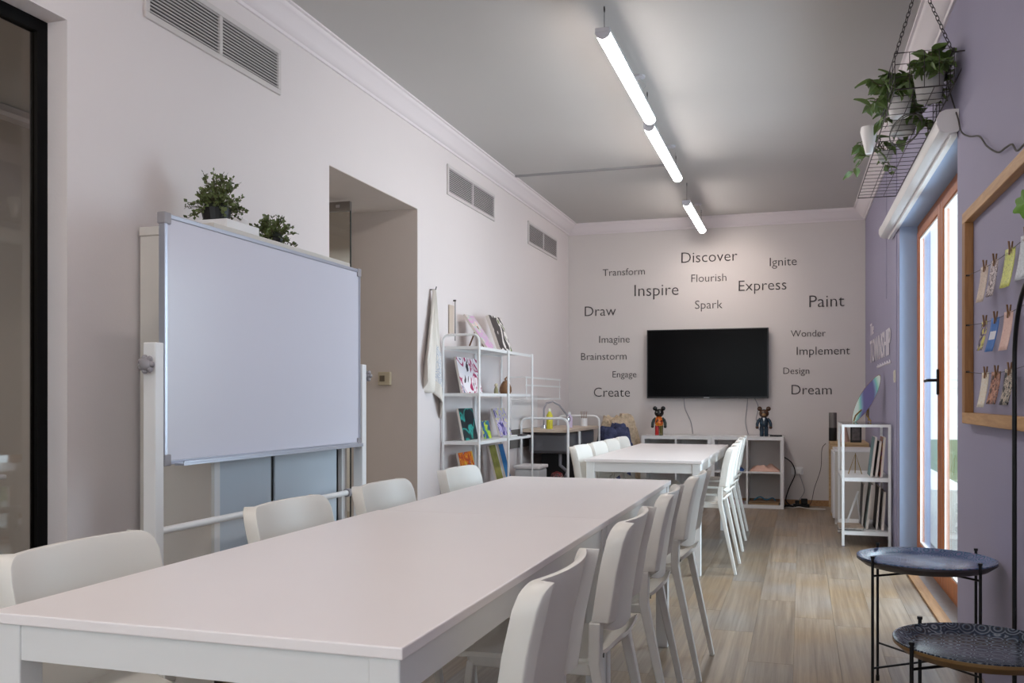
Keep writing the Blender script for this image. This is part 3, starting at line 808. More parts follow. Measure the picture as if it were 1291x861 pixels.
blanket('folded_cloth', 'pink and white papers in lower compartment next to divider', 'paper', -0.80, -0.56, 9.68, 9.9, 0.034, 0.03, mat('pinkish_paper', rgb(200, 160, 170), 0.8, var=0.3, scale=20), 0.2, 8)
tag(MB().box(-0.14, 0.14, -0.12, 0.12, 0, 0.22).build('storage_box', mat('grey_box', rgb(168, 164, 160), 0.6), None, bevel=0.006, loc=(-1.40, 9.83, 0.370)), 'grey box in the upper left compartment of the left cube shelf', 'box')
tag(MB().box(-0.14, 0.14, -0.12, 0.12, 0, 0.19).build('storage_box', mat('grey_box2', rgb(150, 144, 138), 0.6), None, bevel=0.006, loc=(-1.06, 9.83, 0.370)), 'darker grey box right of the divider in left cube shelf', 'box')

# ------------------------------------------------------------------ bear figures
def bear(x, y, z, label, cols, pattern=None):
    """cols: head, torso, arm, leg_left, leg_right"""
    t = thing('bear_figure', label, 'figurine', (x, y, z), 0, 'bear figures on the cube shelves')
    head = MB(); head.ball((0, 0, 0.235), 0.050, 18, 12, (1.0, 0.88, 0.86))
    hd = head.build('head', cols[0], t, smooth=True)
    for s in (-1, 1):
        MB().ball((s * 0.043, 0, 0.283), 0.024, 14, 10, (1, 0.55, 1)).build('ear', cols[0], hd, smooth=True)
    MB().ball((0, -0.042, 0.222), 0.019, 12, 8, (1.1, 0.7, 0.8)).build('muzzle', cols[5], hd, smooth=True)
    for s in (-1, 1):
        MB().ball((s * 0.018, -0.040, 0.245), 0.004, 8, 6).build('eye', cols[6], hd, smooth=True)
    MB().lathe([(0.0, 0.098), (0.036, 0.1), (0.043, 0.115), (0.044, 0.135), (0.040, 0.165), (0.032, 0.19), (0.020, 0.2), (0.0, 0.2)], 18).build('torso', cols[1], t, smooth=True)
    for s in (-1, 1):
        MB().tube([(s * 0.034, 0, 0.183), (s * 0.055, -0.004, 0.16), (s * 0.066, -0.01, 0.128), (s * 0.067, -0.018, 0.10)], [0.013, 0.016, 0.0155, 0.014], 12).build('arm', cols[2], t, smooth=True)
        MB().ball((s * 0.067, -0.02, 0.093), 0.016, 12, 8).build('hand', cols[7], t, smooth=True)
        lg = MB(); lg.lathe([(0.0, 0.0), (0.019, 0.0), (0.021, 0.01), (0.020, 0.04), (0.021, 0.075), (0.020, 0.104), (0.0, 0.108)], 14, (s * 0.022, 0, 0)); 
        lg.ball((s * 0.022, -0.012, 0.010), 0.019, 12, 8, (0.95, 1.2, 0.52))
        lg.build('leg', cols[3] if s < 0 else cols[4], t, smooth=True)
    return t
mk = lambda n, c, r=0.25, **k: mat(n, rgb(*c), r, **k)
HB = mk('gloss_black', (16, 14, 14)); RED = mk('gloss_red', (180, 24, 26)); OR = paint_mat('orange_red_yellow', [(0, (60, 50, 30)), (0.42, (210, 70, 30)), (0.5, (230, 150, 40)), (0.58, (200, 40, 30))], 30, 1, 'noise', 0.3)
OL = mk('gloss_olive', (96, 88, 40)); DKG = mk('gloss_darkgreen', (36, 48, 44))
bear(-1.432, 9.78, 0.722, 'black headed bear figure with red and orange body', [HB, OR, DKG, RED, OL, HB, mk('eye_white', (210, 205, 190)), HB])
BR = mk('gloss_brown', (74, 48, 30)); NV = mk('gloss_navy_suit', (30, 50, 66)); 
b2 = bear(-0.362, 9.78, 0.722, 'brown headed bear figure in a dark blue suit', [BR, NV, NV, NV, NV, mk('tan_muzzle', (150, 116, 80)), HB, BR])
MB().add([(-0.012, -0.0435, 0.19), (0.012, -0.0435, 0.19), (0, -0.052, 0.155), (-0.012, -0.030, 0.193), (0.012, -0.030, 0.193), (0, -0.040, 0.155)], [(0, 2, 1), (3, 4, 5), (0, 1, 4, 3), (1, 2, 5, 4), (2, 0, 3, 5)]).build('shirt_front', mk('white_gloss', (235, 235, 235)), b2)
tag(MB().box(-0.06, 0.06, -0.03, 0.03, 0, 0.018).build('remote_control', BLACK, None, bevel=0.005, loc=(-0.245, 9.78, 0.722)), 'small black remote beside the brown bear figure', 'remote')

# ------------------------------------------------------------------ outlet and floor cables
ol = thing('wall_socket', 'white double wall socket with plug, right of the cube shelf', 'socket', (-0.04, YB, 0.36))
MB().box(-0.06, 0.06, -0.012, 0, -0.04, 0.04).build('plate', WHITE, ol, bevel=0.003)
MB().box(0.0, 0.045, -0.05, -0.012, -0.03, 0.02).build('plug', WHITE, ol, bevel=0.005)
cable([(-0.02, 9.99, 0.335), (0.01, 9.98, 0.25), (0.03, 9.97, 0.15), (-0.04, 9.93, 0.05), (-0.12, 9.9, 0.008)], 'grey flex dropping from the wall socket to the floor', 0.004)
cable([(-0.164, 10.0, 0.5), (-0.09, 10.0, 0.44), (-0.06, 10.0, 0.33), (-0.12, 9.98, 0.18), (-0.15, 9.95, 0.06), (-0.10, 9.92, 0.01)], 'black cable looping out behind the cube shelf side', 0.006, BLACK)
cable([(0.235, 9.75, 0.66), (0.20, 9.80, 0.6), (0.19, 9.88, 0.4), (0.13, 9.9, 0.2), (0.09, 9.88, 0.04), (0.0, 9.86, 0.006)], 'thin black cable hanging from the speaker to the floor', 0.003, BLACK)
ps = thing('power_strip', 'black power strip with plugs on floor below wall socket', 'power strip', (0.02, 9.88, 0), 0.1)
MB().box(-0.10, 0.06, -0.03, 0.03, 0, 0.035).build('body', BLACK, ps, bevel=0.005)
MB().box(-0.08, -0.04, -0.02, 0.02, 0.035, 0.07).build('plug', BLACK, ps, bevel=0.005)
MB().box(-0.02, 0.04, -0.025, 0.025, 0.035, 0.09).build('adapter', BLACK, ps, bevel=0.005)
cable([(-0.15, 9.80, 0.006), (-0.08, 9.76, 0.006), (-0.02, 9.79, 0.012), (0.06, 9.75, 0.006), (0.16, 9.78, 0.006), (0.23, 9.73, 0.006), (0.18, 9.69, 0.006), (0.08, 9.70, 0.006)], 'pale coiled cable on the floor in front of power strip', 0.005, mat('pale_cable', rgb(200, 196, 190), 0.5))
cable([(-0.16, 9.86, 0.007), (-0.12, 9.80, 0.018), (-0.07, 9.84, 0.007), (-0.11, 9.88, 0.015), (-0.15, 9.84, 0.022)], 'black tangled cable on floor against the cube shelf', 0.007, BLACK)

# ------------------------------------------------------------------ whiteboard on its stand
wb_ = thing('whiteboard', 'large mobile whiteboard with aluminium frame on left', 'whiteboard', (-2.07, 3.37, 0))
y0, y1, zb, ztp = -0.73, 0.73, 0.88, 1.738
MB().box(-0.012, 0.006, y0 + 0.01, y1 - 0.01, zb + 0.01, ztp - 0.01).build('writing_surface', BOARD, wb_)
fm = MB(); e = 0.016
fm.box(-0.016, 0.010, y0, y1, ztp - e, ztp).box(-0.016, 0.010, y0, y1, zb, zb + e).box(-0.016, 0.010, y0, y0 + e, zb + e, ztp - e).box(-0.016, 0.010, y1 - e, y1, zb + e, ztp - e)
fm.build('frame', ALU, wb_, bevel=0.002, seg=1)
for yy in (y0, y1):
    for zz in (zb, ztp):
        sy = 1 if yy < 0 else -1; sz = 1 if zz < 1 else -1
        a, b = sorted((yy - 0.004 * sy, yy + 0.032 * sy)); c, d = sorted((zz - 0.004 * sz, zz + 0.036 * sz))
        MB().box(-0.02, 0.013, a, b, c, d).build('corner_cap', GREYPL, wb_, bevel=0.004)
MB().box(0.010, 0.05, y0 + 0.05, y1 - 0.05, zb - 0.004, zb + 0.004).box(0.046, 0.05, y0 + 0.05, y1 - 0.05, zb + 0.004, zb + 0.012).build('pen_tray', ALU, wb_, bevel=0.001, seg=1)
for s, yy, zt_ in ((-1, y0 - 0.032, 1.295), (1, y1 + 0.032, 1.275)):
    MB().box(-0.035, 0.015, yy - 0.022, yy + 0.022, 0.09, zt_).build('post', WMETAL, wb_, bevel=0.004)
    MB().box(-0.014, 0.006, yy - 0.010 - s * 0.012, yy + 0.010 - s * 0.012, zt_ + 0.0005, zt_ + 0.10).build('board_bracket', ALU, wb_) if False else None
    MB().box(-0.28, 0.30, yy - 0.02, yy + 0.02, 0.065, 0.0899).build('foot', WMETAL, wb_, bevel=0.004)
    for fx in (-0.24, 0.26):
        cst = MB().lathe([(0.0, 0), (0.026, 0), (0.026, 0.02), (0.0, 0.02)], 16).build('caster', GREYPL, wb_).name
        cst = bpy.data.objects[cst]; cst.rotation_euler = (R(90), 0, 0); cst.location = (fx, yy + 0.01, 0.0265)
        MB().box(fx - 0.008, fx + 0.008, yy - 0.014, yy + 0.014, 0.05, 0.066).build('caster_fork', GREYPL, wb_)
    kn = MB(); kn.tube([(0.0, yy - 0.022 if s < 0 else yy + 0.022, 1.22), (0.0, yy + s * 0.045, 1.22)], 0.010, 10)
    for q in range(7):
        a = 2 * PI * q / 7
        kn.ball((0.0 + 0.022 * math.cos(a), yy + s * 0.05, 1.22 + 0.022 * math.sin(a)), 0.011, 8, 6, (1, 0.9, 1))
    kn.ball((0.0, yy + s * 0.052, 1.22), 0.024, 12, 8, (1, 0.55, 1)); kn.build('knob', GREYPL, wb_, smooth=True)
MB().tube([(-0.01, y0 - 0.01, 0.655), (-0.01, y1 + 0.01, 0.655)], 0.0135, 12).build('crossbar', WMETAL, wb_, smooth=True)
MB().tube([(-0.01, y1 - 0.11, 0.655), (-0.01, y1 - 0.08, 0.655)], 0.02, 12).build('clamp', GREYPL, wb_, smooth=True)

# ------------------------------------------------------------------ cabinet behind the whiteboard
cb = thing('cabinet', 'tall greyish white cabinet standing behind the whiteboard', 'cabinet', (XL + 0.016, 3.01, 0))
CW, CD, CH = 1.10, 0.325, 1.775
MB().box(0, CD, 0, 0.02, 0, CH - 0.035).box(0, CD, CW - 0.02, CW, 0, CH - 0.035).box(0, 0.008, 0.02, CW - 0.02, 0.02, CH - 0.035).box(0.008, CD, 0.02, CW - 0.02, 0.03, 0.05).build('body', CAB, cb, bevel=0.001, seg=1)
MB().box(-0.0, CD + 0.014, -0.006, CW + 0.006, CH - 0.0349, CH).build('top', CAB, cb, bevel=0.003)
MB().box(CD - 0.02, CD, 0.0201, 0.055, 0.05, CH - 0.036).build('stile', WHITE, cb)
MB().box(CD - 0.02, CD, CW - 0.055, CW - 0.0201, 0.05, CH - 0.036).build('stile', WHITE, cb)
MB().box(CD - 0.022, CD - 0.012, 0.06, 0.435, 0.05, CH - 0.04).build('door', CABDOOR, cb, bevel=0.002, seg=1)
MB().box(CD - 0.022, CD - 0.012, 0.465, CW - 0.085, 0.05, CH - 0.04).build('door', CABDOOR, cb, bevel=0.002, seg=1)
MB().box(CD - 0.03, CD - 0.0225, 0.435, 0.465, 0.05, CH - 0.04).box(CD - 0.03, CD - 0.0225, CW - 0.085, CW - 0.055, 0.05, CH - 0.04).build('door_gap', DARKGAP, cb)
MB().box(0.012, CD - 0.03, 0.03, CW - 0.03, 0.6, 0.618).box(0.012, CD - 0.03, 0.03, CW - 0.03, 1.15, 1.168).build('shelf_board', CAB, cb)
tag(MB().box(-0.09, 0.09, -0.12, 0.11, 0, 0.05).build('storage_box', WHITE, None, bevel=0.003, loc=(-2.27, 3.29, CH)), 'flat white box under the larger potted plant', 'box')
tag(MB().box(-0.012, 0.012, -0.10, 0.10, 0, 0.16).build('white_card_box', WHITE, None, bevel=0.003, loc=(-2.455, 3.62, CH)), 'slim white box standing behind the potted plants on cabinet', 'box')

def bushy(x, y, z, rad, hgt, label, n, seed):
    rnd = random.Random(seed)
    t = thing('potted_plant', label, 'plant', (x, y, z), 0, 'small bushy plants on the cabinet')
    pr_ = rad * 0.52
    MB().lathe([(0, 0), (pr_ * 0.8, 0), (pr_, 0.06), (pr_ * 0.95, 0.06), (pr_ * 0.9, 0.05), (0, 0.05)], 18).build('pot', BINB, t, smooth=False)
    st = MB(); lf = MB()
    for k in range(n):
        a = rnd.uniform(0, 2 * PI); el = rnd.uniform(-0.25, 1.35)
        d = Vector((math.cos(a) * math.cos(el), math.sin(a) * math.cos(el), math.sin(el)))
        tip = Vector((d.x * rad, d.y * rad, 0.055 + d.z * hgt)) * 1.0
        tip *= rnd.uniform(0.72, 1.08)
        base = Vector((d.x * 0.02, d.y * 0.02, 0.05))
        st.tube([base, base.lerp(tip, 0.5) + Vector((0, 0, 0.012)), tip], 0.0012, 4)
        for q in range(8):
            f = 0.38 + 0.62 * q / 7
            p = base.lerp(tip, f) + Vector((0, 0, 0.012 * math.sin(f * PI)))
            dr = Vector((rnd.gauss(0, 1), rnd.gauss(0, 1), rnd.gauss(0.4, 0.8))).normalized(); dr = (dr + d * 0.5).normalized()
            sd = dr.cross(Vector((rnd.gauss(0, 1), rnd.gauss(0, 1), rnd.gauss(0, 1)))).normalized()
            L = rnd.uniform(0.014, 0.023); W_ = L * 0.42
            lf.add([p, p + dr * L * 0.5 + sd * W_, p + dr * L, p + dr * L * 0.5 - sd * W_], [(0, 1, 2, 3)])
    st.build('stems', STEM, t); o = lf.build('foliage', LEAF2, t, fix=False); o['kind'] = 'stuff'
    MB().ball((0, 0, 0.07), pr_ * 0.8, 12, 8, (1, 1, 0.6)).build('dark_core', LEAFD, t, smooth=True)  # dark ball at the heart of the foliage
bushy(-2.30, 3.27, CH + 0.05, 0.118, 0.15, 'larger bushy green plant in black pot on the cabinet', 90, 4)
bushy(-2.30, 3.70, CH, 0.10, 0.115, 'smaller bushy green plant on cabinet, right of the larger', 75, 9)

# thermostat on the alcove reveal
th = thing('thermostat', 'small beige thermostat box inside the alcove', 'thermostat', (-2.715, O2b - 0.004, 1.245))
MB().box(-0.045, 0.045, -0.028, 0, -0.045, 0.045).build('housing', mat('beige_plastic', rgb(190, 176, 150), 0.5), th, bevel=0.004)
MB().box(-0.032, 0.005, -0.031, -0.0275, -0.02, 0.02).build('dial', mat('brown_dial', rgb(104, 90, 72), 0.5), th)

# ------------------------------------------------------------------ towel
tw = thing('tea_towel', 'long white printed towel hanging from a hook on the left wall', 'towel', (XL, 6.0, 1.87))
def tf(u, v):
    top = 0.012; w_ = top + (0.19 - top) * min(1, (v * 1.25)) ** 1.1
    y = 0.0 + (u - 0.5) * 2 * w_ + 0.02 * v
    low = 0.90 if u > 0.5 else 0.66 + 0.48 * u
    z = -v * (0.62 + 0.26 * u + 0.05 * math.sin(u * 9))
    xx = 0.03 + 0.022 * math.sin(u * 17 + v * 2) * (0.3 + v) + 0.008 * math.sin(u * 31)
    return (xx, y, z)
g = MB().grid(tf, 40, 30); o = g.build('cloth', TOWEL, tw, smooth=True, fix=False)
sm = o.modifiers.new('thick', 'SOLIDIFY'); sm.thickness = 0.003; sm.offset = 0
def tf2(u, v):
    p = tf(0.55 + 0.42 * u, 0.50 + 0.36 * v); return (p[0] + 0.004, p[1], p[2])
MB().grid(tf2, 16, 12).build('print', paint_mat('towel_print', [(0, (224, 220, 216)), (0.46, (130, 152, 184)), (0.50, (226, 222, 218)), (0.56, (150, 168, 194)), (0.59, (226, 222, 218))], 38, 2), tw, smooth=True, fix=False)
MB().tube([(0, 0, 0.0), (0.045, 0, 0.0), (0.05, 0, 0.02)], 0.004, 8).build('hook', WIRE, tw, smooth=True)

# hanging paper strip on a nail above the rack
hp = thing('hanging_paper', 'narrow tan paper strip with rod hanging on a nail above the rack', 'paper', (XL, 6.45, 1.60))
MB().box(0.004, 0.010, -0.10, 0.0, -0.02, 0.20).build('strip', mat('tan_strip', rgb(196, 180, 166), 0.8), hp)
MB().tube([(0.014, 0.01, -0.06), (0.014, 0.01, 0.245)], 0.003, 6).build('rod', WIRE, hp)
MB().tube([(0, 0.01, 0.24), (0.02, 0.01, 0.24)], 0.006, 8).build('nail', SCREW, hp)

# ------------------------------------------------------------------ white metal art rack
rk = thing('metal_rack', 'white metal shelving rack of artwork against left wall', 'rack', (0, 0, 0))
rk.location = (-2.315, 6.2, 0)
xa, xb = -0.145, 0.13; r_ = 0.009
TIERS = [0.20, 0.385, 0.80, 1.147, 1.483]
ys = [0.0, 0.69, 1.36]
arch = [(xa, 0, 0)] + [(xa, 0, 1.52)] + [(xa + 0.045 * (1 - math.cos(a)), 0, 1.52 + 0.045 * math.sin(a)) for a in [R(d) for d in (25, 50, 75, 90)]] + \
       [(xb - 0.045 * (1 - math.cos(a)), 0, 1.52 + 0.045 * math.sin(a)) for a in [R(d) for d in (90, 75, 50, 25)]] + [(xb, 0, 1.52), (xb, 0, 0)]
MB().tube(arch, r_, 10).build('end_frame', WMETAL, rk, smooth=True)
for y in ys[1:]:
    for x in (xa, xb):
        MB().tube([(x, y, 0), (x, y, 1.487)], r_, 10).build('post', WMETAL, rk, smooth=True)
for z in TIERS[1:]:
    for a, b in zip(ys, ys[1:]):
        MB().box(xa + r_, xb - r_, a + 0.002, b - 0.002, z - 0.004, z).box(xb - r_ - 0.003, xb - r_, a + r_, b - r_, z - 0.022, z - 0.004).box(xa + r_, xa + r_ + 0.003, a + r_, b - r_, z - 0.022, z - 0.004).box(xa + r_, xb - r_, a + 0.002, a + 0.005, z - 0.022, z - 0.004).build('shelf_board', WMETAL, rk)
# art on the rack
def canvas(name, label, x, y, z, w_, h_, lean, m, cat='painting', thick=0.016, yaw=0.0, group='artworks on the white rack'):
    t = thing(name, label, cat, (x, y, z), yaw, group)
    # faces +X, leans back (towards -X)
    s_, c_ = math.sin(lean), math.cos(lean)
    def P(a, b, d): return (-b * s_ + d * c_, a, b * c_ + d * s_ + 0.0)
    def bx(mb, a0, a1, b0, b1, d0, d1):
        return mb.add([P(a0, b0, d0), P(a1, b0, d0), P(a1, b0, d1), P(a0, b0, d1), P(a0, b1, d0), P(a1, b1, d0), P(a1, b1, d1), P(a0, b1, d1)],
                      [(0, 3, 2, 1), (4, 5, 6, 7), (0, 1, 5, 4), (1, 2, 6, 5), (2, 3, 7, 6), (3, 0, 4, 7)])
    bx(MB(), -w_ / 2, w_ / 2, 0, h_, -thick, 0).build('canvas', mat('canvas_edge', rgb(214, 204, 196), 0.8), t)
    bx(MB(), -w_ / 2 + 0.001, w_ / 2 - 0.001, 0.001, h_ - 0.001, 0, 0.0012).build('picture', m, t)
    return t
P1 = paint_mat('art_pink_figure', [(0, (30, 24, 34)), (0.36, (232, 228, 232)), (0.47, (170, 30, 90)), (0.52, (230, 226, 230)), (0.62, (90, 100, 130)), (0.66, (226, 224, 230))], 5.5, 1.2)
P2 = paint_mat('art_lilac', [(0, (190, 176, 196)), (0.4, (210, 160, 200)), (0.5, (190, 196, 190)), (0.58, (222, 196, 190)), (0.66, (196, 190, 206))], 9, 1)
P3 = paint_mat('art_dark_green', [(0, (40, 30, 34)), (0.45, (230, 224, 220)), (0.52, (96, 116, 50)), (0.60, (226, 222, 214)), (0.66, (60, 52, 50))], 4.5, 1)
P4 = paint_mat('art_teal_swirl', [(0.25, (14, 34, 40)), (0.45, (20, 120, 110)), (0.6, (30, 160, 150)), (0.75, (14, 30, 38))], 5, 6, 'wave')
P5 = paint_mat('art_green_blue_blots', [(0, (30, 70, 130)), (0.35, (150, 190, 40)), (0.6, (20, 110, 140)), (0.75, (190, 200, 60)), (0.9, (30, 90, 110))], 34, 1, 'voronoi')
P6 = paint_mat('art_violet_yellow', [(0, (60, 50, 130)), (0.40, (190, 180, 220)), (0.5, (214, 206, 150)), (0.57, (186, 176, 216)), (0.66, (70, 60, 110))], 11, 1)
P7 = paint_mat('art_flame', [(0.0, (150, 170, 200)), (0.36, (200, 70, 30)), (0.45, (232, 130, 30)), (0.55, (240, 190, 60)), (0.63, (210, 80, 30)), (0.75, (120, 120, 150))], 9, 1)
OLV = mat('olive_board', rgb(140, 138, 66), 0.6, var=0.25, scale=14); BLU = mat('blue_board', rgb(24, 110, 170), 0.5)
Z1, Z2, Z3, Z4 = 1.483, 1.147, 0.80, 0.385
canvas('canvas_painting', 'pale lilac canvas leaning far back on top of the rack', -2.23, 6.62, Z1 + 0.002, 0.20, 0.32, 0.62, P2)
canvas('canvas_painting', 'framed dark and green picture on top of the rack, right', -2.24, 7.02, Z1 + 0.002, 0.30, 0.30, 0.35, P3, thick=0.028)
canvas('canvas_painting', 'white canvas with pink and black figure on upper tier', -2.34, 6.50, Z2 + 0.002, 0.44, 0.27, 0.2, P1)
canvas('canvas_painting', 'dark canvas with teal swirls on the middle tier', -2.33, 6.44, Z3 + 0.002, 0.30, 0.24, 0.2, P4)
canvas('canvas_painting', 'small green and blue blotched canvas beside the teal one', -2.29, 6.70, Z3 + 0.002, 0.18, 0.14, 0.2, P5)
canvas('canvas_painting', 'violet and yellow canvas in second bay of the middle tier', -2.28, 7.14, Z3 + 0.002, 0.30, 0.24, 0.3, P6)
canvas('canvas_painting', 'orange flame canvas on the lowest visible tier', -2.33, 6.48, Z4 + 0.002, 0.30, 0.33, 0.2, P7)
canvas('art_board', 'tall olive green board leaning in bottom second bay', -2.28, 7.03, Z4 + 0.002, 0.16, 0.36, 0.25, OLV, 'board')
canvas('art_board', 'tall blue board leaning beside the olive green board', -2.27, 7.22, Z4 + 0.002, 0.12, 0.36, 0.25, BLU, 'board')
for k, (x, y, z, a, b, h_, c, lab) in enumerate(((-2.26, 6.62, Z3, 0.14, 0.24, 0.012, (190, 205, 215), 'thin pale book lying under the small blotched canvas') ,
        (-2.22, 7.05, Z3, 0.06, 0.2, 0.016, (222, 222, 220), 'white book lying flat at the front of middle tier'),
        (-2.235, 7.35, Z3, 0.09, 0.16, 0.014, (70, 64, 66), 'dark book lying flat right of the white book'),
        (-2.235, 7.38, Z4, 0.09, 0.2, 0.03, (96, 48, 44), 'dark red book lying on the bottom tier'))):
    zz = z
    if k == 0: continue
    tag(MB().box(-a / 2, a / 2, -b / 2, b / 2, 0, h_).build('book', mat('book_%d' % k, rgb(*c), 0.6), None, bevel=0.002, seg=1, loc=(x, y, zz)), lab, 'book', 'books lying on the rack')
# wooden carving
wc = thing('wooden_carving', 'small brown carved wooden figure on the upper rack tier', 'ornament', (-2.26, 7.05, Z2))
MB().lathe([(0, 0), (0.04, 0), (0.05, 0.02), (0.048, 0.05), (0.035, 0.08), (0.02, 0.10), (0, 0.102)], 14).build('body', BROWNW, wc, smooth=True)
MB().tube([(0.0, 0.01, 0.09), (0.01, 0.03, 0.115), (0.0, 0.035, 0.135), (-0.01, 0.02, 0.12), (0.0, 0.0, 0.1)], 0.007, 8).build('loop', BROWNW, wc, smooth=True)
fg = thing('small_figurine', 'tiny olive and cream figurine beside the rack front post', 'ornament', (-2.25, 6.78, Z2))
MB().lathe([(0, 0), (0.018, 0), (0.016, 0.03), (0.01, 0.05), (0, 0.052)], 12).build('body', mat('olive_clay', rgb(140, 134, 100), 0.6), fg, smooth=True)
MB().ball((0, 0, 0.064), 0.015, 10, 8).build('head', mat('cream_clay', rgb(200, 190, 160), 0.6), fg, smooth=True)
# little easel on top of the rack
ez = thing('tabletop_easel', 'small brown wooden easel holding the lilac canvas', 'easel', (-2.27, 6.62, Z1 + 0.002))
MB().tube([(0.085, 0.045, 0.0), (0.01, 0.0, 0.17)], 0.006, 6).tube([(0.085, -0.045, 0.0), (0.01, 0.0, 0.17)], 0.006, 6).build('front_legs', BROWNW, ez)
ez.location.x = -2.36
MB().tube([(-0.06, 0, 0), (0.01, 0, 0.17)], 0.006, 6).build('rear_leg', BROWNW, ez)
# third bay: clear plastic boxes
PLA = mat('translucent_plastic', rgb(206, 206, 208), 0.3)
bx_ = thing('storage_box', 'white plastic box with lid in the last rack bay', 'box', (-2.30, 7.30 + 0.42, 0.0))
bx_.location = (-2.26, 7.78, 0.0)
MB().box(-0.11, 0.11, -0.13, 0.13, 0, 0.50).build('bin', PLA, bx_, bevel=0.015)
MB().box(-0.12, 0.12, -0.14, 0.14, 0.50, 0.53).build('lid', POTW, bx_, bevel=0.008)

# ------------------------------------------------------------------ sink trolley in the corner
sk_ = thing('sink_trolley', 'white tubular sink unit with dark basin in far left corner', 'sink', (-2.22, 8.1, 0))
X0, X1 = -0.22, 0.22
for (yy) in (-0.02, 1.32):
    a_ = [(X0, yy, 0), (X0, yy, 0.87)] + [(X0 + 0.06 * (1 - math.cos(R(d))), yy, 0.87 + 0.06 * math.sin(R(d))) for d in (30, 60, 90)] + \
         [(X1 - 0.06 * (1 - math.cos(R(d))), yy, 0.87 + 0.06 * math.sin(R(d))) for d in (90, 60, 30)] + [(X1, yy, 0.87), (X1, yy, 0)]
    MB().tube(a_, 0.012, 10).build('frame', WMETAL, sk_, smooth=True)
MB().tube([(X1, 0.42, 0), (X1, 0.42, 0.80)], 0.012, 10).build('post', WMETAL, sk_, smooth=True)
MB().box(X0, X1, 0.0, 1.30, 0.80, 0.83).build('worktop', mat('beige_top', rgb(196, 178, 160), 0.5), sk_, bevel=0.004)
MB().box(X0 + 0.03, X1 - 0.03, 0.1, 0.62, 0.60, 0.7995).build('basin', STEELG, sk_, bevel=0.03)
MB().box(X0 + 0.03, X1 - 0.03, 0.66, 1.22, 0.66, 0.7995).build('drawer', STEELG, sk_, bevel=0.02)
pipe = MB().tube([(0.05, 0.36, 0.60), (0.05, 0.36, 0.48), (0.12, 0.36, 0.42), (0.12, 0.3, 0.38)], 0.016, 8).build('drain_pipe', GREYPL, sk_, smooth=True)
bs = thing('splash_panel', 'white splash panel with dark lower strip seen through rack', 'panel', (XL, 8.3, 0.78))
MB().box(0.001, 0.018, -0.45, 0.40, 0.05, 0.36).build('board', WHITE, bs)
MB().box(0.001, 0.014, -0.45, 0.40, -0.12, 0.0495).build('lower_strip', mat('grey_strip', rgb(110, 106, 104), 0.4), bs)
wr = thing('wire_wall_rack', 'white wall rack of rails behind the art rack', 'rack', (XL, 8.45, 1.1))
for z in (0.0, 0.12, 0.19):
    MB().box(0.15, 0.165, -0.6, 0.6, z, z + 0.015).build('rail', WMETAL, wr)
for y in (-0.59, 0.59):
    MB().box(0.0, 0.15, y - 0.006, y + 0.006, 0, 0.2).build('side_bracket', WMETAL, wr) if False else MB().tube([(0, y, 0.0), (0.155, y, 0.0), (0.155, y, 0.2), (0, y, 0.2)], 0.006, 6).build('side_bracket', WMETAL, wr)
fc = thing('gooseneck_tap', 'grey gooseneck tap with chrome nozzle over the sink', 'tap', (-2.30, 8.35, 0.83))
MB().tube([(0, 0, 0), (0, 0, 0.18), (0.02, 0.02, 0.235), (0.07, 0.06, 0.25), (0.12, 0.12, 0.215), (0.165, 0.18, 0.14), (0.18, 0.2, 0.11)], 0.009, 10).build('neck', GREYPL, fc, smooth=True)
MB().lathe([(0, 0), (0.022, 0), (0.026, 0.03), (0.012, 0.055), (0, 0.056)], 14, (0.182, 0.202, 0.062)).build('nozzle', CHROME, fc, smooth=True)
MB().lathe([(0, 0), (0.025, 0), (0.02, 0.03), (0.01, 0.035), (0, 0.036)], 14).build('base', CHROME, fc, smooth=True)
for k, (x, y, c, c2, hh, lab) in enumerate(((-2.21, 8.22, (214, 206, 60), (230, 228, 210), 0.19, 'yellow washing-up bottle beside the sink tap'),
                                   (-2.12, 8.62, (206, 190, 214), (235, 235, 235), 0.15, 'pale pink soap bottle beside the sink tap'))):
    t = thing('soap_bottle', lab, 'bottle', (x, y, 0.83))
    MB().lathe([(0, 0), (0.028, 0), (0.03, 0.01), (0.03, hh * 0.65), (0.012, hh * 0.82), (0.012, hh * 0.85), (0, hh * 0.85)], 14).build('body', mat('bottle_%d' % k, rgb(*c), 0.35), t, smooth=True)
    MB().lathe([(0, hh * 0.85), (0.014, hh * 0.85), (0.012, hh), (0, hh)], 12).build('cap', mat('bottle_cap_%d' % k, rgb(*c2), 0.4), t, smooth=True)
gb = thing('utensil_jar', 'white jars on the sink worktop by the far frame', 'jar', (-2.10, 9.15, 0.83))
MB().lathe([(0, 0), (0.035, 0), (0.035, 0.08), (0.03, 0.08), (0.03, 0.01), (0, 0.01)], 14).build('jar', WHITE, gb, smooth=False)
for q in range(4):
    MB().tube([(0.01 * q - 0.015, 0, 0.012), (0.02 * q - 0.03, 0.005, 0.15)], 0.003, 6).build('brush', BROWNW, gb)
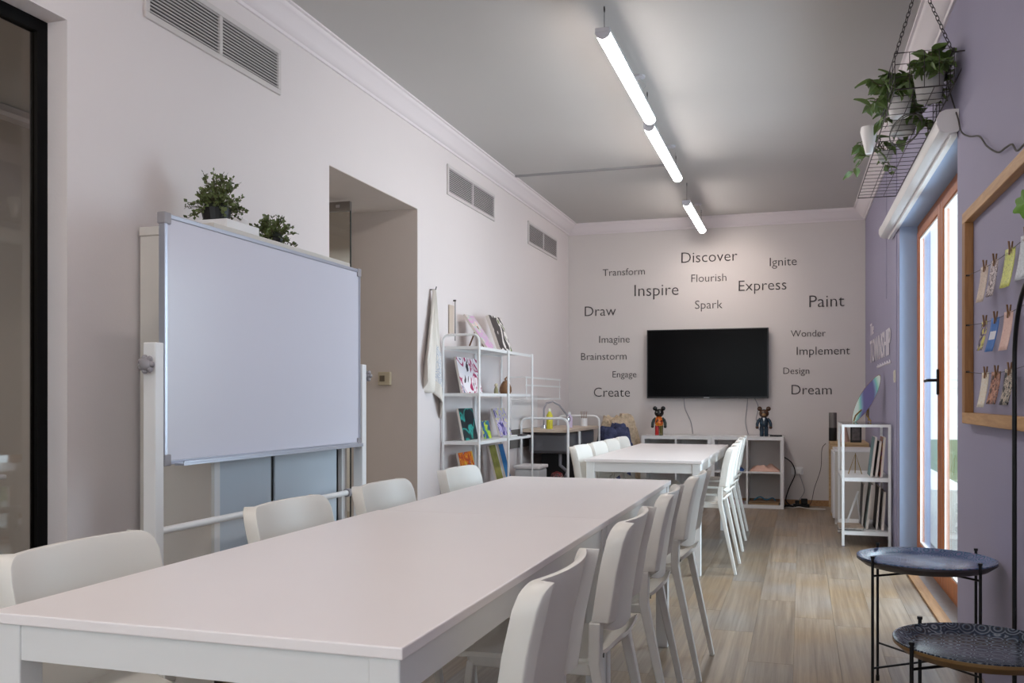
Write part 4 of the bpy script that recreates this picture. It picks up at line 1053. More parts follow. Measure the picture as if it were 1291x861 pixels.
# black bins below / beside the sink
t = thing('black_cupboard', 'black cupboard under the sink with white valve', 'cabinet', (-2.22, 8.75, 0))
MB().box(-0.16, 0.185, -0.20, 0.54, 0.02, 0.59).build('body', BINB, t, bevel=0.01)
MB().box(0.186, 0.192, -0.19, 0.165, 0.03, 0.58).build('door', BLACKF, t)
MB().box(0.186, 0.192, 0.175, 0.53, 0.03, 0.58).build('door', BLACKF, t)
MB().tube([(0.192, 0.13, 0.42), (0.215, 0.13, 0.42)], 0.018, 10).build('valve', WHITE, t)
MB().box(-0.15, 0.17, -0.19, 0.53, 0, 0.02).build('plinth', BLACKF, t)
t = thing('black_bin', 'round black waste bin between sink unit and cloth heap', 'bin', (-2.27, 9.64, 0))
MB().lathe([(0, 0), (0.13, 0), (0.16, 0.60), (0.165, 0.62), (0.15, 0.66), (0.08, 0.70), (0, 0.71)], 24).build('body', BINB, t, smooth=True)
MB().lathe([(0, 0.71), (0.03, 0.71), (0.02, 0.725), (0, 0.725)], 12).build('lid_knob', BINB, t, smooth=True)
t = thing('red_plaid_bag', 'dark red patterned bag beneath the sink', 'bag', (-2.15, 8.26, 0))
MB().lathe([(0, 0), (0.08, 0), (0.10, 0.10), (0.095, 0.30), (0.05, 0.42), (0, 0.44)], 14).build('body', paint_mat('red_pattern', [(0, (40, 30, 30)), (0.4, (130, 40, 44)), (0.52, (180, 160, 150)), (0.56, (60, 34, 36))], 26, 1), t, smooth=True)

# ------------------------------------------------------------------ heap of cloths
def heap(name, label, c, rx, ry, h_, m, seed, z0, drop=0.0):
    rnd = random.Random(seed); ph = [rnd.uniform(0, 6.28) for _ in range(10)]
    nu, nv = 60, 22
    def f(u, v):
        a = 2 * PI * u; t = v * PI / 2
        k = 1 + 0.07 * math.sin(5 * a + ph[0] + 3 * v) + 0.05 * math.sin(9 * a + ph[1] - 5 * v) + 0.03 * math.sin(17 * a + ph[2] + 9 * v)
        q = max(0, math.cos(t)) ** 0.32
        zz = h_ * math.sin(t) ** 0.6 * (1 + 0.03 * math.sin(3 * a + ph[3]) + 0.04 * math.sin(13 * v + ph[4] + 2 * math.sin(2 * a)))
        zz += 0.012 * math.sin(22 * v + 4 * math.sin(3 * a + ph[5]))
        return (c[0] + rx * q * k * math.cos(a), c[1] + ry * q * k * math.sin(a), z0 + zz - drop * max(0, 1 - v * 3) * (0.6 + 0.4 * math.sin(4 * a + ph[6])))
    mb = MB().grid(f, nu, nv); 
    return tag(mb.build(name, m, None, smooth=True, fix=True, weld=True), label, 'blanket')
heap('quilt', 'crumpled beige quilt at the top of the cloth heap', (-1.865, 9.84), 0.225, 0.165, 0.90, CLOTHT, 3, 0.0, 0.0)
heap('denim_blanket', 'crumpled blue denim cloth lying in front of beige quilt', (-1.86, 9.53), 0.205, 0.09, 0.80, CLOTHB, 11, 0.0, 0.0)

# ------------------------------------------------------------------ right side: desk, cabinet, rack
dk = thing('wooden_desk', 'light wooden desk in the far right corner', 'desk', (0.27, 9.28, 0))
MB().box(0, 0.34, 0, 0.74, 0.665, 0.69).build('desktop', DESKW, dk, bevel=0.003)
MB().box(0.03, 0.31, 0.0, 0.02, 0.61, 0.665).box(0.0, 0.02, 0.03, 0.71, 0.61, 0.665).build('apron', DESKW, dk)
for (x, y) in ((0, 0), (0.31, 0), (0, 0.71), (0.31, 0.71)):
    MB().box(x, x + 0.03, y, y + 0.03, 0, 0.665).build('leg', DESKW, dk, bevel=0.002, seg=1)
sp_ = thing('speaker', 'black and grey cylindrical speaker at the desk corner', 'speaker', (0.30, 9.70, 0.69))
MB().lathe([(0, 0), (0.036, 0), (0.038, 0.005), (0.038, 0.13), (0, 0.13)], 22).build('base', BINB, sp_, smooth=True)
MB().lathe([(0, 0.13), (0.037, 0.13), (0.037, 0.275), (0.035, 0.28), (0, 0.28)], 22).build('grille', mat('speaker_mesh', rgb(120, 114, 112), 0.5, 0.5), sp_, smooth=True)
sc_ = thing('low_cabinet', 'white side cabinet between wooden desk and metal shelf', 'cabinet', (0.285, 8.62, 0))
MB().box(0, 0.33, 0, 0.02, 0.05, 0.64).box(0, 0.33, 0.5, 0.52, 0.05, 0.64).box(0.31, 0.33, 0.02, 0.5, 0.05, 0.64).box(0, 0.33, 0.02, 0.5, 0.05, 0.07).build('carcass', CAB, sc_)
MB().box(-0.005, 0.335, -0.005, 0.525, 0.6401, 0.66).build('top', WHITE, sc_, bevel=0.003)
MB().box(-0.018, 0, 0.002, 0.518, 0.055, 0.635).build('door', WHITE, sc_, bevel=0.002)
MB().box(0.0, 0.03, 0.02, 0.05, 0, 0.0499).box(0.3, 0.33, 0.02, 0.05, 0, 0.0499).box(0, 0.03, 0.47, 0.5, 0, 0.0499).box(0.3, 0.33, 0.47, 0.5, 0, 0.0499).build('feet', WHITE, sc_)

r2 = thing('metal_shelf', 'small white square-tube shelf unit by the lilac wall', 'shelf', (0.29, 7.35, 0))
SW, SD, SH = 0.345, 0.76, 0.915
for (x, y) in ((0, 0), (SW, 0), (0, SD), (SW, SD)):
    MB().box(x - 0.0, x + 0.02 if x == 0 else x, y, y + 0.02, 0, SH) if False else None
    x_ = x if x == 0 else x - 0.02; y_ = y if y == 0 else y - 0.02
    MB().box(x_, x_ + 0.02, y_, y_ + 0.02, 0.006, SH).build('post', WMETAL, r2, bevel=0.002, seg=1)
    MB().lathe([(0, 0), (0.012, 0), (0.012, 0.006), (0, 0.006)], 12, (x_ + 0.01, y_ + 0.01, 0)).build('foot_pad', GREYPL, r2)
tp = MB(); tp.box(0.02, SW - 0.02, 0, 0.02, SH - 0.02, SH).box(0.02, SW - 0.02, SD - 0.02, SD, SH - 0.02, SH).box(0, 0.02, 0.02, SD - 0.02, SH - 0.02, SH).box(SW - 0.02, SW, 0.02, SD - 0.02, SH - 0.02, SH)
tp.build('top_frame', WMETAL, r2)
MB().box(0.004, SW - 0.004, 0.004, SD - 0.004, SH + 0.0005, SH + 0.0045).build('glass_top', GLASS, r2)
for z in (0.515, 0.115):
    MB().box(0.002, SW - 0.002, 0.002, SD - 0.002, z - 0.004, z).box(0.02, SW - 0.02, 0.0, 0.004, z - 0.026, z + 0.002).box(0, 0.004, 0.02, SD - 0.02, z - 0.026, z + 0.002).box(SW - 0.004, SW, 0.02, SD - 0.02, z - 0.026, z + 0.002).box(0.02, SW - 0.02, SD - 0.004, SD, z - 0.026, z + 0.002).build('shelf_board', WMETAL, r2)
# oval resin board on its brass stand on the desk
ov = thing('oval_art_board', 'tilted leaf shaped teal and violet board above the shelf unit', 'artwork', (0.505, 8.02, 0.921))
RES = paint_mat('resin_teal_violet', [(0.2, (96, 92, 140)), (0.42, (126, 150, 180)), (0.55, (110, 176, 176)), (0.7, (150, 200, 184)), (0.9, (196, 210, 205))], 1.3, 6, 'wave', 0.15)
ol_ = []; n = 30
for k in range(n):
    a = 2 * PI * k / n; ol_.append((0.215 * math.cos(a), 0.09 * math.sin(a) * (1 - 0.25 * math.cos(a) ** 2)))
tlt = R(62)
def of(u, v, t):   # long axis rises to +X (right)
    lx = 0.30 * 1; 
    return (u * math.cos(tlt) + v * math.sin(tlt) * 0.55, v * -0.75 + t * 0.6, 0.185 + u * math.sin(tlt) - v * math.cos(tlt) * 0.55)
MB().prism(ol_, of, 0, 0.018).build('board', RES, ov, smooth=False)
MB().prism([(u * 1.03, v * 1.06) for u, v in ol_], of, 0.0181, 0.026).build('wood_edge', BROWNW, ov)
br = mat('brass', rgb(170, 140, 80), 0.3, 0.9)
MB().tube([(-0.10, -0.07, 0.004), (-0.085, -0.05, 0.05), (0.02, 0.04, 0.15)], 0.006, 6).tube([(0.03, -0.07, 0.004), (0.0, -0.03, 0.05), (0.02, 0.04, 0.15)], 0.006, 6).tube([(0.02, 0.07, 0.004), (0.02, 0.04, 0.15)], 0.005, 6).build('stand', br, ov)
t = thing('small_picture', 'dark small picture standing on the desk behind shelf', 'picture', (0.50, 9.40, 0.69))
MB().box(-0.05, 0.05, 0, 0.02, 0, 0.16).build('frame', BINB, t, bevel=0.003)
MB().box(-0.035, 0.035, -0.002, 0.0, 0.02, 0.14).build('picture', mat('grey_print', rgb(90, 84, 84), 0.5, var=0.4, scale=30), t)
t = thing('pink_vase', 'pale pink cone vase on the desk', 'vase', (0.40, 9.5, 0.69))
MB().lathe([(0, 0), (0.05, 0), (0.03, 0.09), (0.018, 0.15), (0, 0.15)], 16).build('body', mat('pale_pink', rgb(206, 172, 160), 0.5), t, smooth=True)
MB().lathe([(0.012, 0.15), (0.02, 0.155), (0.018, 0.162), (0.0, 0.162)], 12).build('rim', mat('pale_pink2', rgb(220, 190, 180), 0.5), t, smooth=True)
# brass triangle easel on the middle shelf
t = thing('brass_stand', 'small brass triangle stand on the middle shelf', 'easel', (0.41, 7.75, 0.515))
MB().tube([(-0.055, 0, 0.0), (0, 0.03, 0.16), (0.045, 0, 0.0)], 0.004, 6).build('frame', br, t)
MB().tube([(0, 0.09, 0.0), (0, 0.03, 0.16)], 0.004, 6).build('rear_leg', br, t)
def upright(name, label, x, y, z, d, w_, h_, m, lean=0.08, cat='painting', yaw=0.0):
    """panel standing on edge, large face towards -X, spine face towards the camera (-Y); leans towards the wall (+X)"""
    t = thing(name, label, cat, (x, y, z), yaw, 'art panels stacked in the small shelf')
    s_, c_ = math.sin(lean), math.cos(lean)
    def P(a, b, q): return (b * s_ + q * c_, a, b * c_ - q * s_ + d * s_)
    def bx(mb, a0, a1, b0, b1, d0, d1):
        return mb.add([P(a0, b0, d0), P(a1, b0, d0), P(a1, b0, d1), P(a0, b0, d1), P(a0, b1, d0), P(a1, b1, d0), P(a1, b1, d1), P(a0, b1, d1)],
                      [(0, 3, 2, 1), (4, 5, 6, 7), (0, 1, 5, 4), (1, 2, 6, 5), (2, 3, 7, 6), (3, 0, 4, 7)])
    bx(MB(), 0, w_, 0, h_, 0.0012, d).build('canvas', mat('canvas_edge', rgb(214, 204, 196), 0.8), t)
    bx(MB(), 0.001, w_ - 0.001, 0.001, h_ - 0.001, 0, 0.0012).build('picture', m, t)
    return t
PA = mat('teal_grey_art', rgb(96, 128, 130), 0.5, var=0.4, scale=10)
PB = paint_mat('multicolour_art', [(0, (40, 60, 120)), (0.42, (170, 50, 60)), (0.52, (200, 160, 60)), (0.6, (60, 110, 140))], 14, 1)
PC = mat('dark_art', rgb(44, 42, 46), 0.5, var=0.4, scale=10)
PD = mat('pale_green_art', rgb(150, 164, 162), 0.5, var=0.35, scale=10)
upright('stacked_canvas', 'teal grey canvas panel on the middle shelf', 0.495, 7.46, 0.517, 0.018, 0.3, 0.30, PA, 0.12)
upright('stacked_canvas', 'dark canvas panel in the middle of the upper stack', 0.530, 7.46, 0.517, 0.018, 0.3, 0.27, PC, 0.12)
upright('stacked_canvas', 'red and yellow painted panel nearest wall, middle shelf', 0.565, 7.44, 0.517, 0.018, 0.3, 0.30, PB, 0.08)
upright('stacked_canvas', 'black canvas panel on the bottom shelf', 0.44, 7.58, 0.117, 0.014, 0.3, 0.33, PC, 0.05)
upright('stacked_canvas', 'pale green grey canvas panel on the bottom shelf', 0.465, 7.48, 0.117, 0.018, 0.3, 0.34, PD, 0.12)
upright('stacked_canvas', 'thin dark canvas panel beside the pale green one', 0.535, 7.48, 0.117, 0.014, 0.3, 0.32, PC, 0.08)
upright('stacked_canvas', 'white canvas panel nearest the wall on bottom shelf', 0.575, 7.44, 0.117, 0.016, 0.3, 0.29, mat('white_panel', rgb(214, 208, 204), 0.6), 0.06)
t = thing('white_easel', 'small white folding easel on the bottom shelf', 'easel', (0.36, 7.68, 0.117))
MB().tube([(-0.025, 0, 0.004), (0.065, 0, 0.27)], 0, sq=(0.014, 0.014)).build('front_leg', WMETAL, t)
MB().tube([(0.085, 0.09, 0.004), (0.055, 0.02, 0.24)], 0, sq=(0.01, 0.01)).build('rear_leg', WMETAL, t)
for k, (z, c, lab) in enumerate(((0.117, (120, 112, 108), 'grey printed magazine at the bottom of the shelf pile'), (0.127, (196, 188, 180), 'pale magazine in the middle of the shelf pile'), (0.137, (150, 130, 112), 'tan magazine on top of the shelf pile'))):
    tag(MB().box(-0.085, 0.085, -0.12, 0.12, 0, 0.0095).build('magazine', mat('magazine_%d' % k, rgb(*c), 0.5, var=0.3, scale=25), None, bevel=0.001, seg=1, loc=(0.355, 7.51 - 0.01 * k, z), rotz=0.05 * (k - 1)), lab, 'magazine', 'magazines on the bottom shelf')

# light switch
sw = thing('light_switch', 'narrow pale light switch on lilac wall near balcony door', 'switch', (xr(7.22), 7.22, 1.27), 0.01)
MB().box(-0.010, 0, -0.04, 0.04, -0.045, 0.045).build('plate', mat('ivory_plastic', rgb(206, 200, 186), 0.4), sw, bevel=0.003)
MB().box(-0.014, -0.010, -0.02, 0.02, -0.03, 0.03).build('rocker', mat('ivory_plastic', rgb(206, 200, 186), 0.4), sw, bevel=0.002)

# ------------------------------------------------------------------ roller blind cassette
bl = thing('roller_blind', 'long white roller blind cassette above the balcony door', 'blind', (xr(6.0), 6.0, 2.36), 0.01)
pf = [(-0.002, -0.045), (-0.012, -0.05), (-0.06, -0.05), (-0.082, -0.038), (-0.092, -0.012), (-0.092, 0.015), (-0.08, 0.04), (-0.055, 0.05), (-0.002, 0.05)]
MB().prism(pf, lambda u, v, t: (u, t, v), -1.42, 1.44).build('cassette', WHITE, bl, smooth=True)
MB().prism([(-0.004, -0.064), (-0.03, -0.066), (-0.034, -0.0505), (-0.004, -0.0505)], lambda u, v, t: (u, t, v), -1.40, 1.42).build('bottom_bar', WMETAL, bl)
for a, b in ((-1.435, -1.4201), (1.4401, 1.455)):
    MB().prism([(u * 1.03, v * 1.03) for u, v in pf], lambda u, v, t: (u, t, v), a, b).build('end_cap', POTW, bl, smooth=True)

# ------------------------------------------------------------------ hanging wire rack, chains, plants
hr = thing('hanging_wire_rack', 'dark wire grid rack hung on chains above the blind', 'hanging rack', (0.515, 4.4, 2.47), 0.012)
gx0, gx1, gl = -0.12, 0.12, 2.3
gm = MB()
for k in range(25):
    y = gl * k / 24; gm.tube([(gx0, y, 0), (gx1, y, 0)], 0.0016, 4)
for k in range(4):
    x = gx0 + (gx1 - gx0) * k / 3; gm.tube([(x, 0, -0.003), (x, gl, -0.003)], 0.002, 4)
gm.build('grid', WIRE, hr)
ed = MB()
for x in (gx0, gx1): ed.tube([(x, 0, 0), (x, gl, 0)], 0.0032, 6)
for y in (0, gl): ed.tube([(gx0, y, 0), (gx1, y, 0)], 0.0032, 6)
ed.build('edge_wire', WIRE, hr)
bk = MB()
for (z) in (0.055, 0.11, 0.16):
    bk.tube([(gx0, 0.62, z), (gx0, 0.0, z), (gx1, 0.0, z), (gx1, 0.62, z)], 0.002 if z < 0.15 else 0.003, 5)
for k in range(7):
    y = 0.62 * k / 6
    for x in (gx0, gx1): bk.tube([(x, y, 0), (x, y, 0.16)], 0.0017, 4)
for k in range(1, 4):
    x = gx0 + (gx1 - gx0) * k / 4; bk.tube([(x, 0, 0), (x, 0, 0.16)], 0.0017, 4)
bk.build('basket_side', WIRE, hr)
MB().tube([(gx1, 0.05, 0.16), (0.185, 0.02, 0.15), (0.19, 0.02, 0.15), (gx1, 0.3, 0.0)], 0.003, 5).build('wall_bracket', WIRE, hr)
def chain(p0, p1, label):
    p0, p1 = Vector(p0), Vector(p1); L = (p1 - p0).length; n = int(L / 0.026); d = (p1 - p0) / n
    t = thing('hanging_chain', label, 'chain', tuple(p0), 0, 'chains of the hanging wire rack')
    zq = Vector((0, 0, 1)).rotation_difference(d.normalized())
    base = None
    for k in range(n):
        if base is None:
            ring = [(0.0075 * math.cos(a), 0, 0.017 * math.sin(a)) for a in [2 * PI * q / 12 for q in range(12)]]
            base = MB().tube(ring, 0.0019, 5, closed=True).build('link', WIRE, t, smooth=True); o = base
            base.rotation_mode = 'QUATERNION'
        else:
            o = base.copy(); COL.objects.link(o)
        o.location = d * (k + 0.5)
        o.rotation_quaternion = zq @ Matrix.Rotation(R(90) * (k % 2) + 0.5, 3, 'Z').to_quaternion()
chain((0.52, 4.62, ZC), (0.398, 4.50, 2.63), 'left chain, running from ceiling down into the leaves')
chain((0.52, 4.62, ZC), (0.632, 4.44, 2.63), 'right chain, running from ceiling towards the lilac wall')
chain((0.48, 6.40, ZC), (0.37, 6.5, 2.48), 'far chain on the room side, near the end of wire rack') if False else None

def pothos(x, y, z, pot, pr_, ph_, label, nv, seed, reach, drop):
    rnd = random.Random(seed)
    t = thing('trailing_plant', label, 'plant', (x, y, z), 0, 'potted trailing plants in the hanging rack')
    MB().lathe([(0, 0), (pr_ * 0.72, 0), (pr_, ph_), (pr_ * 0.92, ph_), (pr_ * 0.88, ph_ - 0.012), (0, ph_ - 0.012)], 22).build('pot', pot, t, smooth=False)
    MB().lathe([(0, ph_ - 0.0119), (pr_ * 0.86, ph_ - 0.0119), (pr_ * 0.5, ph_ - 0.004), (0, ph_)], 16).build('soil', SOIL, t)
    # one curved pointed leaf, shared
    def lf(u, v):
        L = 0.075; wv = 0.026 * math.sin(PI * min(1, v ** 0.75)) * (1 - 0.25 * v)
        return ((u - 0.5) * 2 * wv, v * L, -0.018 * v * v + 0.008 * abs(u - 0.5) * 2)
    leaf0 = MB().grid(lf, 2, 5).build('leaf', LEAF, t, smooth=True, fix=False)
    first = True
    for k in range(nv):
        a = rnd.uniform(0, 2 * PI); rch = reach * rnd.uniform(0.5, 1.0); dp = drop * rnd.uniform(-0.6, 1.0)
        b0 = Vector((0, 0, ph_)); dv = Vector((math.cos(a), math.sin(a) * 1.15, 0)); pts = []
        for q in range(9):
            s = q / 8
            zz = 0.09 * math.sin(min(1, s * 1.8) * PI) * 0.8 - dp * s ** 2
            pts.append(b0 + dv * (rch * (s ** 0.8)) + Vector((rnd.gauss(0, 0.006), rnd.gauss(0, 0.006), zz)))
            p = pts[-1]
            if p.x + x > 0.63: p.x = 0.63 - x
        MB().tube(pts, 0.0017, 5).build('vine', STEM, t, smooth=True)
        for q in range(2, 9):
            if rnd.random() < 0.12: continue
            if first: o = leaf0; first = False
            else:
                o = leaf0.copy(); COL.objects.link(o)
            o.location = pts[q]
            o.rotation_euler = (rnd.uniform(-1.1, 0.9), rnd.uniform(-0.8, 0.8), rnd.uniform(0, 2 * PI))
            sc = rnd.uniform(0.55, 1.15); o.scale = (sc, sc, sc)
pothos(0.560, 4.62, 2.473, POTG, 0.070, 0.13, 'trailing plant in grey pot at near end of rack', 18, 21, 0.17, 0.02)
pothos(0.455, 4.84, 2.473, POTW, 0.06, 0.11, 'densest leafy trailing plant in white pot on the rack', 30, 5, 0.21, 0.12)
pothos(0.50, 5.16, 2.473, POTG, 0.08, 0.12, 'trailing plant in grey pot in the middle of rack', 12, 14, 0.19, 0.12)
pothos(0.46, 5.70, 2.473, POTG, 0.045, 0.05, 'small sparse trailing plant at far part of rack', 6, 17, 0.20, 0.12)
t = thing('white_cone_cup', 'white cone shaped cup at the room side of wire rack', 'cup', (0.352, 5.38, 2.44))
MB().lathe([(0, 0), (0.018, 0), (0.045, 0.12), (0.04, 0.145), (0, 0.148)], 20).build('cup', POTW, t, smooth=True)
MB().tube([(0.03, 0, 0.09), (0.06, 0, 0.075), (0.045, 0, 0.03)], 0.003, 6).build('clip', WIRE, t)
# string light cable twisting along the lilac wall
pts = []
for k, (px, py) in enumerate(((1190, 78), (1196, 110), (1203, 134), (1208, 150), (1212, 166), (1222, 172), (1235, 172), (1244, 184), (1258, 192), (1268, 186), (1276, 182), (1282, 190), (1291, 182), (1302, 170))):
    thc = R(17.374); l = (px - 645.5) / 1165; zz = (503 - py) / 1165
    rx, ry = -math.sin(thc) + l * math.cos(thc), math.cos(thc) + l * math.sin(thc)
    q = (0.7255 - 0.014) / (rx + 0.01 * ry); pts.append((rx * q, ry * q, 1.105 + zz * q))
fx = cable(pts, 'twisted dark fairy light cable on the upper lilac wall', 0.0035, mat('olive_cable', rgb(70, 66, 58), 0.6), 'string_light_cable')
# a loop of the same kind in the rack
lp = [(0.50 + 0.07 * math.cos(a), 5.02 + 0.28 * math.sin(a) + 0.0, 2.476 + 0.012 * math.sin(3 * a)) for a in [2 * PI * k / 16 * 1.9 for k in range(17)]]
cable([(p[0], p[1] - 0.0, 2.452 + 0.006 * math.sin(k)) for k, p in enumerate(lp)], 'coiled dark wire looped under the hanging rack', 0.003, MATS['olive_cable'], 'wire_coil')

# ------------------------------------------------------------------ pinboard frame and notes
fy1 = 4.29; fy0 = 3.0; fz0, fz1 = 1.003, 1.885
pb = thing('note_frame', 'large open pine frame with strings of pegged notes', 'frame', (xr(3.65), 3.65, fz0), 0.01)
L_ = (fy1 - fy0) / 2; Hh = fz1 - fz0; mw = 0.046; dp = 0.034
MB().box(-dp, 0, -L_, L_, 0, mw).build('bottom_board', PINE, pb, bevel=0.003)
MB().box(-dp, 0, -L_, L_, Hh - mw, Hh).build('top_board', PINE, pb, bevel=0.003)
MB().box(-dp, 0, L_ - 0.065, L_, mw, Hh - mw).build('side_board', PINEV, pb, bevel=0.003)
MB().box(-dp, 0, -L_, -L_ + 0.065, mw, Hh - mw).build('side_board', PINEV, pb, bevel=0.003)
STR = [0.615, 0.408, 0.215]      # string heights (local)
for z in STR:
    ps = [(-0.024, -L_ + 0.06 + (2 * L_ - 0.12) * k / 12, z - 0.02 * math.sin(PI * k / 12)) for k in range(13)]
    MB().tube(ps, 0.0012, 5).build('string', WIRE, pb, smooth=True)
    MB().tube([(-0.03, L_ - 0.066, z), (-0.016, L_ - 0.066, z)], 0.004, 6).build('nail', SCREW, pb)
def note(px, row, w_, h_, m, label, curl=0.02, tilt=0.0, m2=None):
    th_ = R(17.374); k = (px - 645.5) / 1165; X = 0.665
    Y = X * (math.cos(th_) + math.sin(th_) * k) / (math.cos(th_) * k - math.sin(th_))
    yl = Y - 3.65; z = STR[row] - 0.02 * math.sin(PI * max(0, min(1, (yl + L_ - 0.06) / (2 * L_ - 0.12))))
    t = thing('pegged_note', label, 'note', (xr(Y) - 0.026, Y, fz0 + z), 0.17, 'notes pegged inside the pine frame')
    def f(u, v): return (-0.004 - curl * (v ** 1.6) + 0.004 * math.sin(u * 3), (u - 0.5) * w_ + tilt * v * h_, 0.004 - v * h_)
    o = MB().grid(f, 6, 8).build('card', m, t, smooth=True, fix=False)
    md = o.modifiers.new('thick', 'SOLIDIFY'); md.thickness = 0.0012
    if m2:
        def f2(u, v):
            p = f(0.12 + 0.76 * u, 0.4 + 0.25 * v); return (p[0] - 0.0016, p[1], p[2])
        MB().grid(f2, 4, 4).build('panel', m2, t, smooth=True, fix=False)
    for s in (-1, 1):
        MB().box(-0.009 if s < 0 else 0.0005, -0.002 + 0.0 if s < 0 else 0.006, -0.004, 0.004, -0.022, 0.026).build('peg', BROWNW, t) if False else \
        MB().tube([(s * 0.0045 - 0.003, 0, -0.018), (s * 0.003 - 0.003, 0, 0.0), (s * 0.008 - 0.003, s * 0.006, 0.026)], 0, sq=(0.007, 0.004)).build('peg', BROWNW, t)
def script_mat(name, base, ink, sc=120):
    return paint_mat(name, [(0, base), (0.56, ink), (0.60, base)], sc, 1.0)
note(1244, 0, 0.075, 0.135, script_mat('note_beige', (206, 186, 170), (150, 130, 120)), 'beige handwritten note, upper row beside the frame side')
note(1256, 0, 0.07, 0.13, paint_mat('note_photo', [(0, (190, 176, 176)), (0.45, (110, 96, 100)), (0.55, (210, 196, 196))], 50, 1), 'small grey photo strip, second in the upper row')
note(1275, 0, 0.085, 0.13, script_mat('note_lime', (206, 210, 110), (120, 120, 90)), 'lime yellow note in the upper row')
note(1294, 0, 0.08, 0.14, script_mat('note_white', (200, 204, 212), (150, 150, 160)), 'pale blue white note at the right picture edge, upper row')
note(1244, 1, 0.055, 0.11, paint_mat('note_mixed', [(0, (70, 60, 40)), (0.42, (200, 190, 80)), (0.52, (140, 120, 150)), (0.6, (60, 50, 60))], 30, 1), 'dark and yellow picture note, middle row beside frame side')
note(1257, 1, 0.075, 0.12, mat('note_blue', rgb(58, 110, 180), 0.6), 'blue tag with white band in the middle row', m2=mat('note_band', rgb(220, 222, 230), 0.6), tilt=0.1)
note(1273, 1, 0.075, 0.13, script_mat('note_pink', (222, 186, 174), (196, 150, 140)), 'pink note in the middle row')
note(1245, 2, 0.07, 0.13, script_mat('note_cream', (222, 214, 200), (210, 170, 110)), 'cream note with orange mark, lower row beside frame side')
note(1258, 2, 0.085, 0.115, paint_mat('note_group_photo', [(0, (50, 34, 30)), (0.42, (150, 96, 74)), (0.52, (190, 140, 116)), (0.6, (90, 50, 44))], 45, 1), 'reddish photograph in the middle of the lower row')
note(1274, 2, 0.075, 0.12, paint_mat('note_bw_photo', [(0, (40, 38, 40)), (0.45, (190, 176, 160)), (0.55, (70, 64, 60)), (0.6, (200, 184, 168))], 45, 1), 'black and cream photograph in the lower row')
# a hanging green leaf inside the frame edge
lfp = thing('wall_plant', 'lobed bright green leaf at the right picture edge above the notes', 'plant', (0.655, 3.155, 1.70), R(-48))
def lobed(cx, cz, r0, yy, ph):
    pts = [(cx + r0 * (1 + 0.16 * math.cos(7 * a + ph)) * math.cos(a), yy + 0.006 * math.sin(3 * a), cz + r0 * (1 + 0.16 * math.cos(7 * a + ph)) * math.sin(a)) for a in [2 * PI * k / 42 for k in range(42)]]
    return MB().add([(cx, yy - 0.008, cz)] + pts, [(0, 1 + k, 1 + (k + 1) % 42) for k in range(42)])
BLF = mat('bright_leaf', rgb(98, 140, 54), 0.45, var=0.2, scale=30)
lobed(0.0, 0.0, 0.040, 0, 0).build('leaf', BLF, lfp, fix=False)
lobed(0.06, 0.035, 0.036, 0.03, 2).build('leaf', BLF, lfp, fix=False)
MB().tube([(0.0, 0.002, 0.0), (0.03, 0.02, 0.05), (0.06, 0.045, 0.12)], 0.0022, 6).tube([(0.06, 0.032, 0.035), (0.06, 0.045, 0.12)], 0.0022, 6).build('stem', STEM, lfp)

# ------------------------------------------------------------------ black arched floor lamp pole
la = thing('arched_floor_lamp', 'thin black arched floor lamp standing at the right edge', 'floor lamp', (0.578, 2.93, 0))
MB().lathe([(0, 0), (0.085, 0), (0.085, 0.012), (0.012, 0.018), (0.012, 0.03), (0, 0.03)], 28).build('base', BLACK, la, smooth=False)
ap_ = [(0, 0, 0.03), (0, 0, 1.21)] + [(0.0, -0.22 * (1 - math.cos(R(9 * q))), 1.21 + 0.22 * math.sin(R(9 * q))) for q in range(1, 11)] + [(0, -0.62, 1.40)]
MB().tube(ap_, 0.0062, 10).build('pole', BLACK, la, smooth=True)
e_ = Vector(ap_[-1])
MB().lathe([(0.008, 0.0), (0.02, -0.01), (0.05, -0.06), (0.075, -0.11), (0.073, -0.11), (0.046, -0.058), (0.0, -0.012)], 22).build('shade', BLACK, la, smooth=True).location = e_

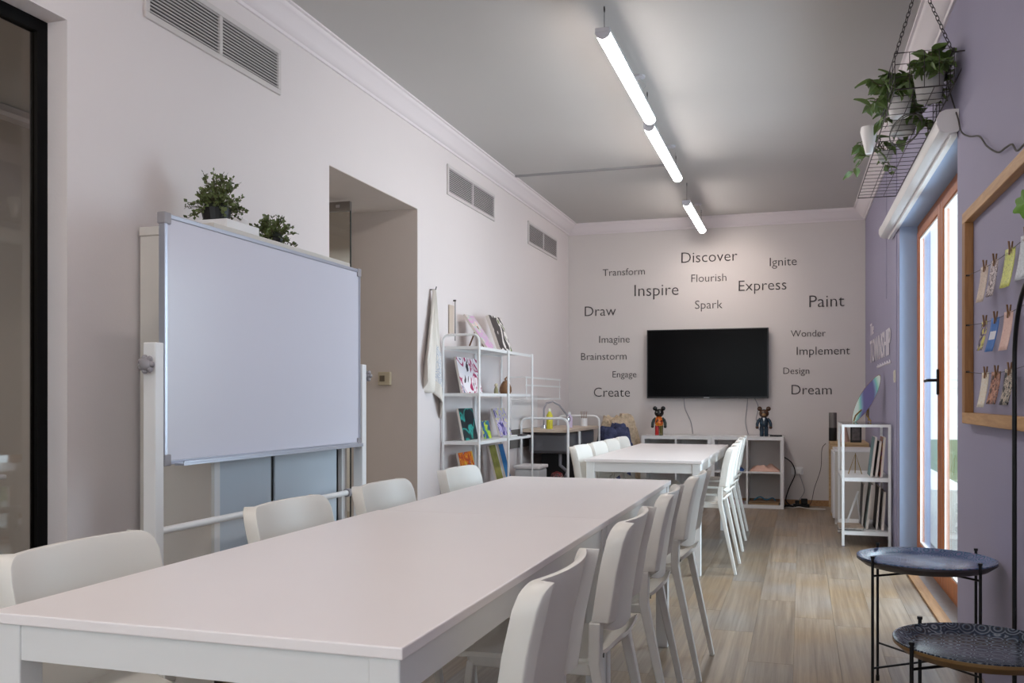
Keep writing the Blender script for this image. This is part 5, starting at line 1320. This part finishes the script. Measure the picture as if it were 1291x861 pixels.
# ------------------------------------------------------------------ tray tables
def tray_table(cx, cy, r, z, label, m, mb_edge, rot, leg_r):
    t = thing('tray_table', label, 'side table', (cx, cy, 0), rot, 'round tray tables with black wire legs')
    MB().lathe([(0, -0.024), (r * 0.80, -0.024), (r * 0.88, -0.018), (r * 0.985, 0.0), (r, 0.004), (r, 0.008), (r * 0.985, 0.008), (r * 0.87, -0.010), (r * 0.80, -0.016), (0, -0.016)], 56, (0, 0, z)).build('tray', m, t, smooth=True)
    MB().lathe([(r * 0.78, -0.030), (r * 0.89, -0.0235), (r * 1.0, -0.004), (r * 1.003, 0.004), (r * 1.0, 0.004), (r * 0.88, -0.0182), (r * 0.78, -0.0242)], 56, (0, 0, z)).build('tray_underside', mb_edge, t, smooth=True)
    for k in range(4):
        a = R(45 + 90 * k); ca, sa = math.cos(a), math.sin(a); q = r + 0.006
        MB().tube([(q * ca, q * sa, 0.0), (q * ca, q * sa, z + 0.018)], 0.0052, 10).build('leg', BLACK, t, smooth=True)
        MB().tube([(q * ca, q * sa, z + 0.018), (q * ca, q * sa, z + 0.026)], 0.0075, 10).build('leg_cap', BLACK, t, smooth=True)
        MB().tube([(q * ca, q * sa, 0.0), (q * ca, q * sa, 0.022)], 0.007, 10).build('foot', BLACK, t, smooth=True)
    for (dz, s0) in ((z - 0.045, 0), (z * 0.27, 0)):
        for k in range(2):
            a = R(45 + 90 * k); ca, sa = math.cos(a), math.sin(a); q = r + 0.006
            hz = dz + 0.01 * k
            MB().tube([(q * ca, q * sa, hz), (-q * ca, -q * sa, hz)], 0.004, 8).build('cross_wire', BLACK, t, smooth=True)
T1 = tray_mat('tray_blue', (48, 66, 108), (112, 142, 176), (130, 108, 150)); T2 = tray_mat('tray_navy', (26, 34, 48), (66, 80, 98), (136, 142, 150))
tray_table(0.437, 3.70, 0.238, 0.515, 'farther tray table with blue mosaic pattern', T1, mat('tray_under', rgb(60, 56, 58), 0.4), R(-7), 0)
tray_table(0.452, 2.70, 0.215, 0.455, 'nearer tray table with dark navy flower pattern, lower right', T2, mat('tray_under2', rgb(120, 92, 54), 0.4), R(-10), 0)
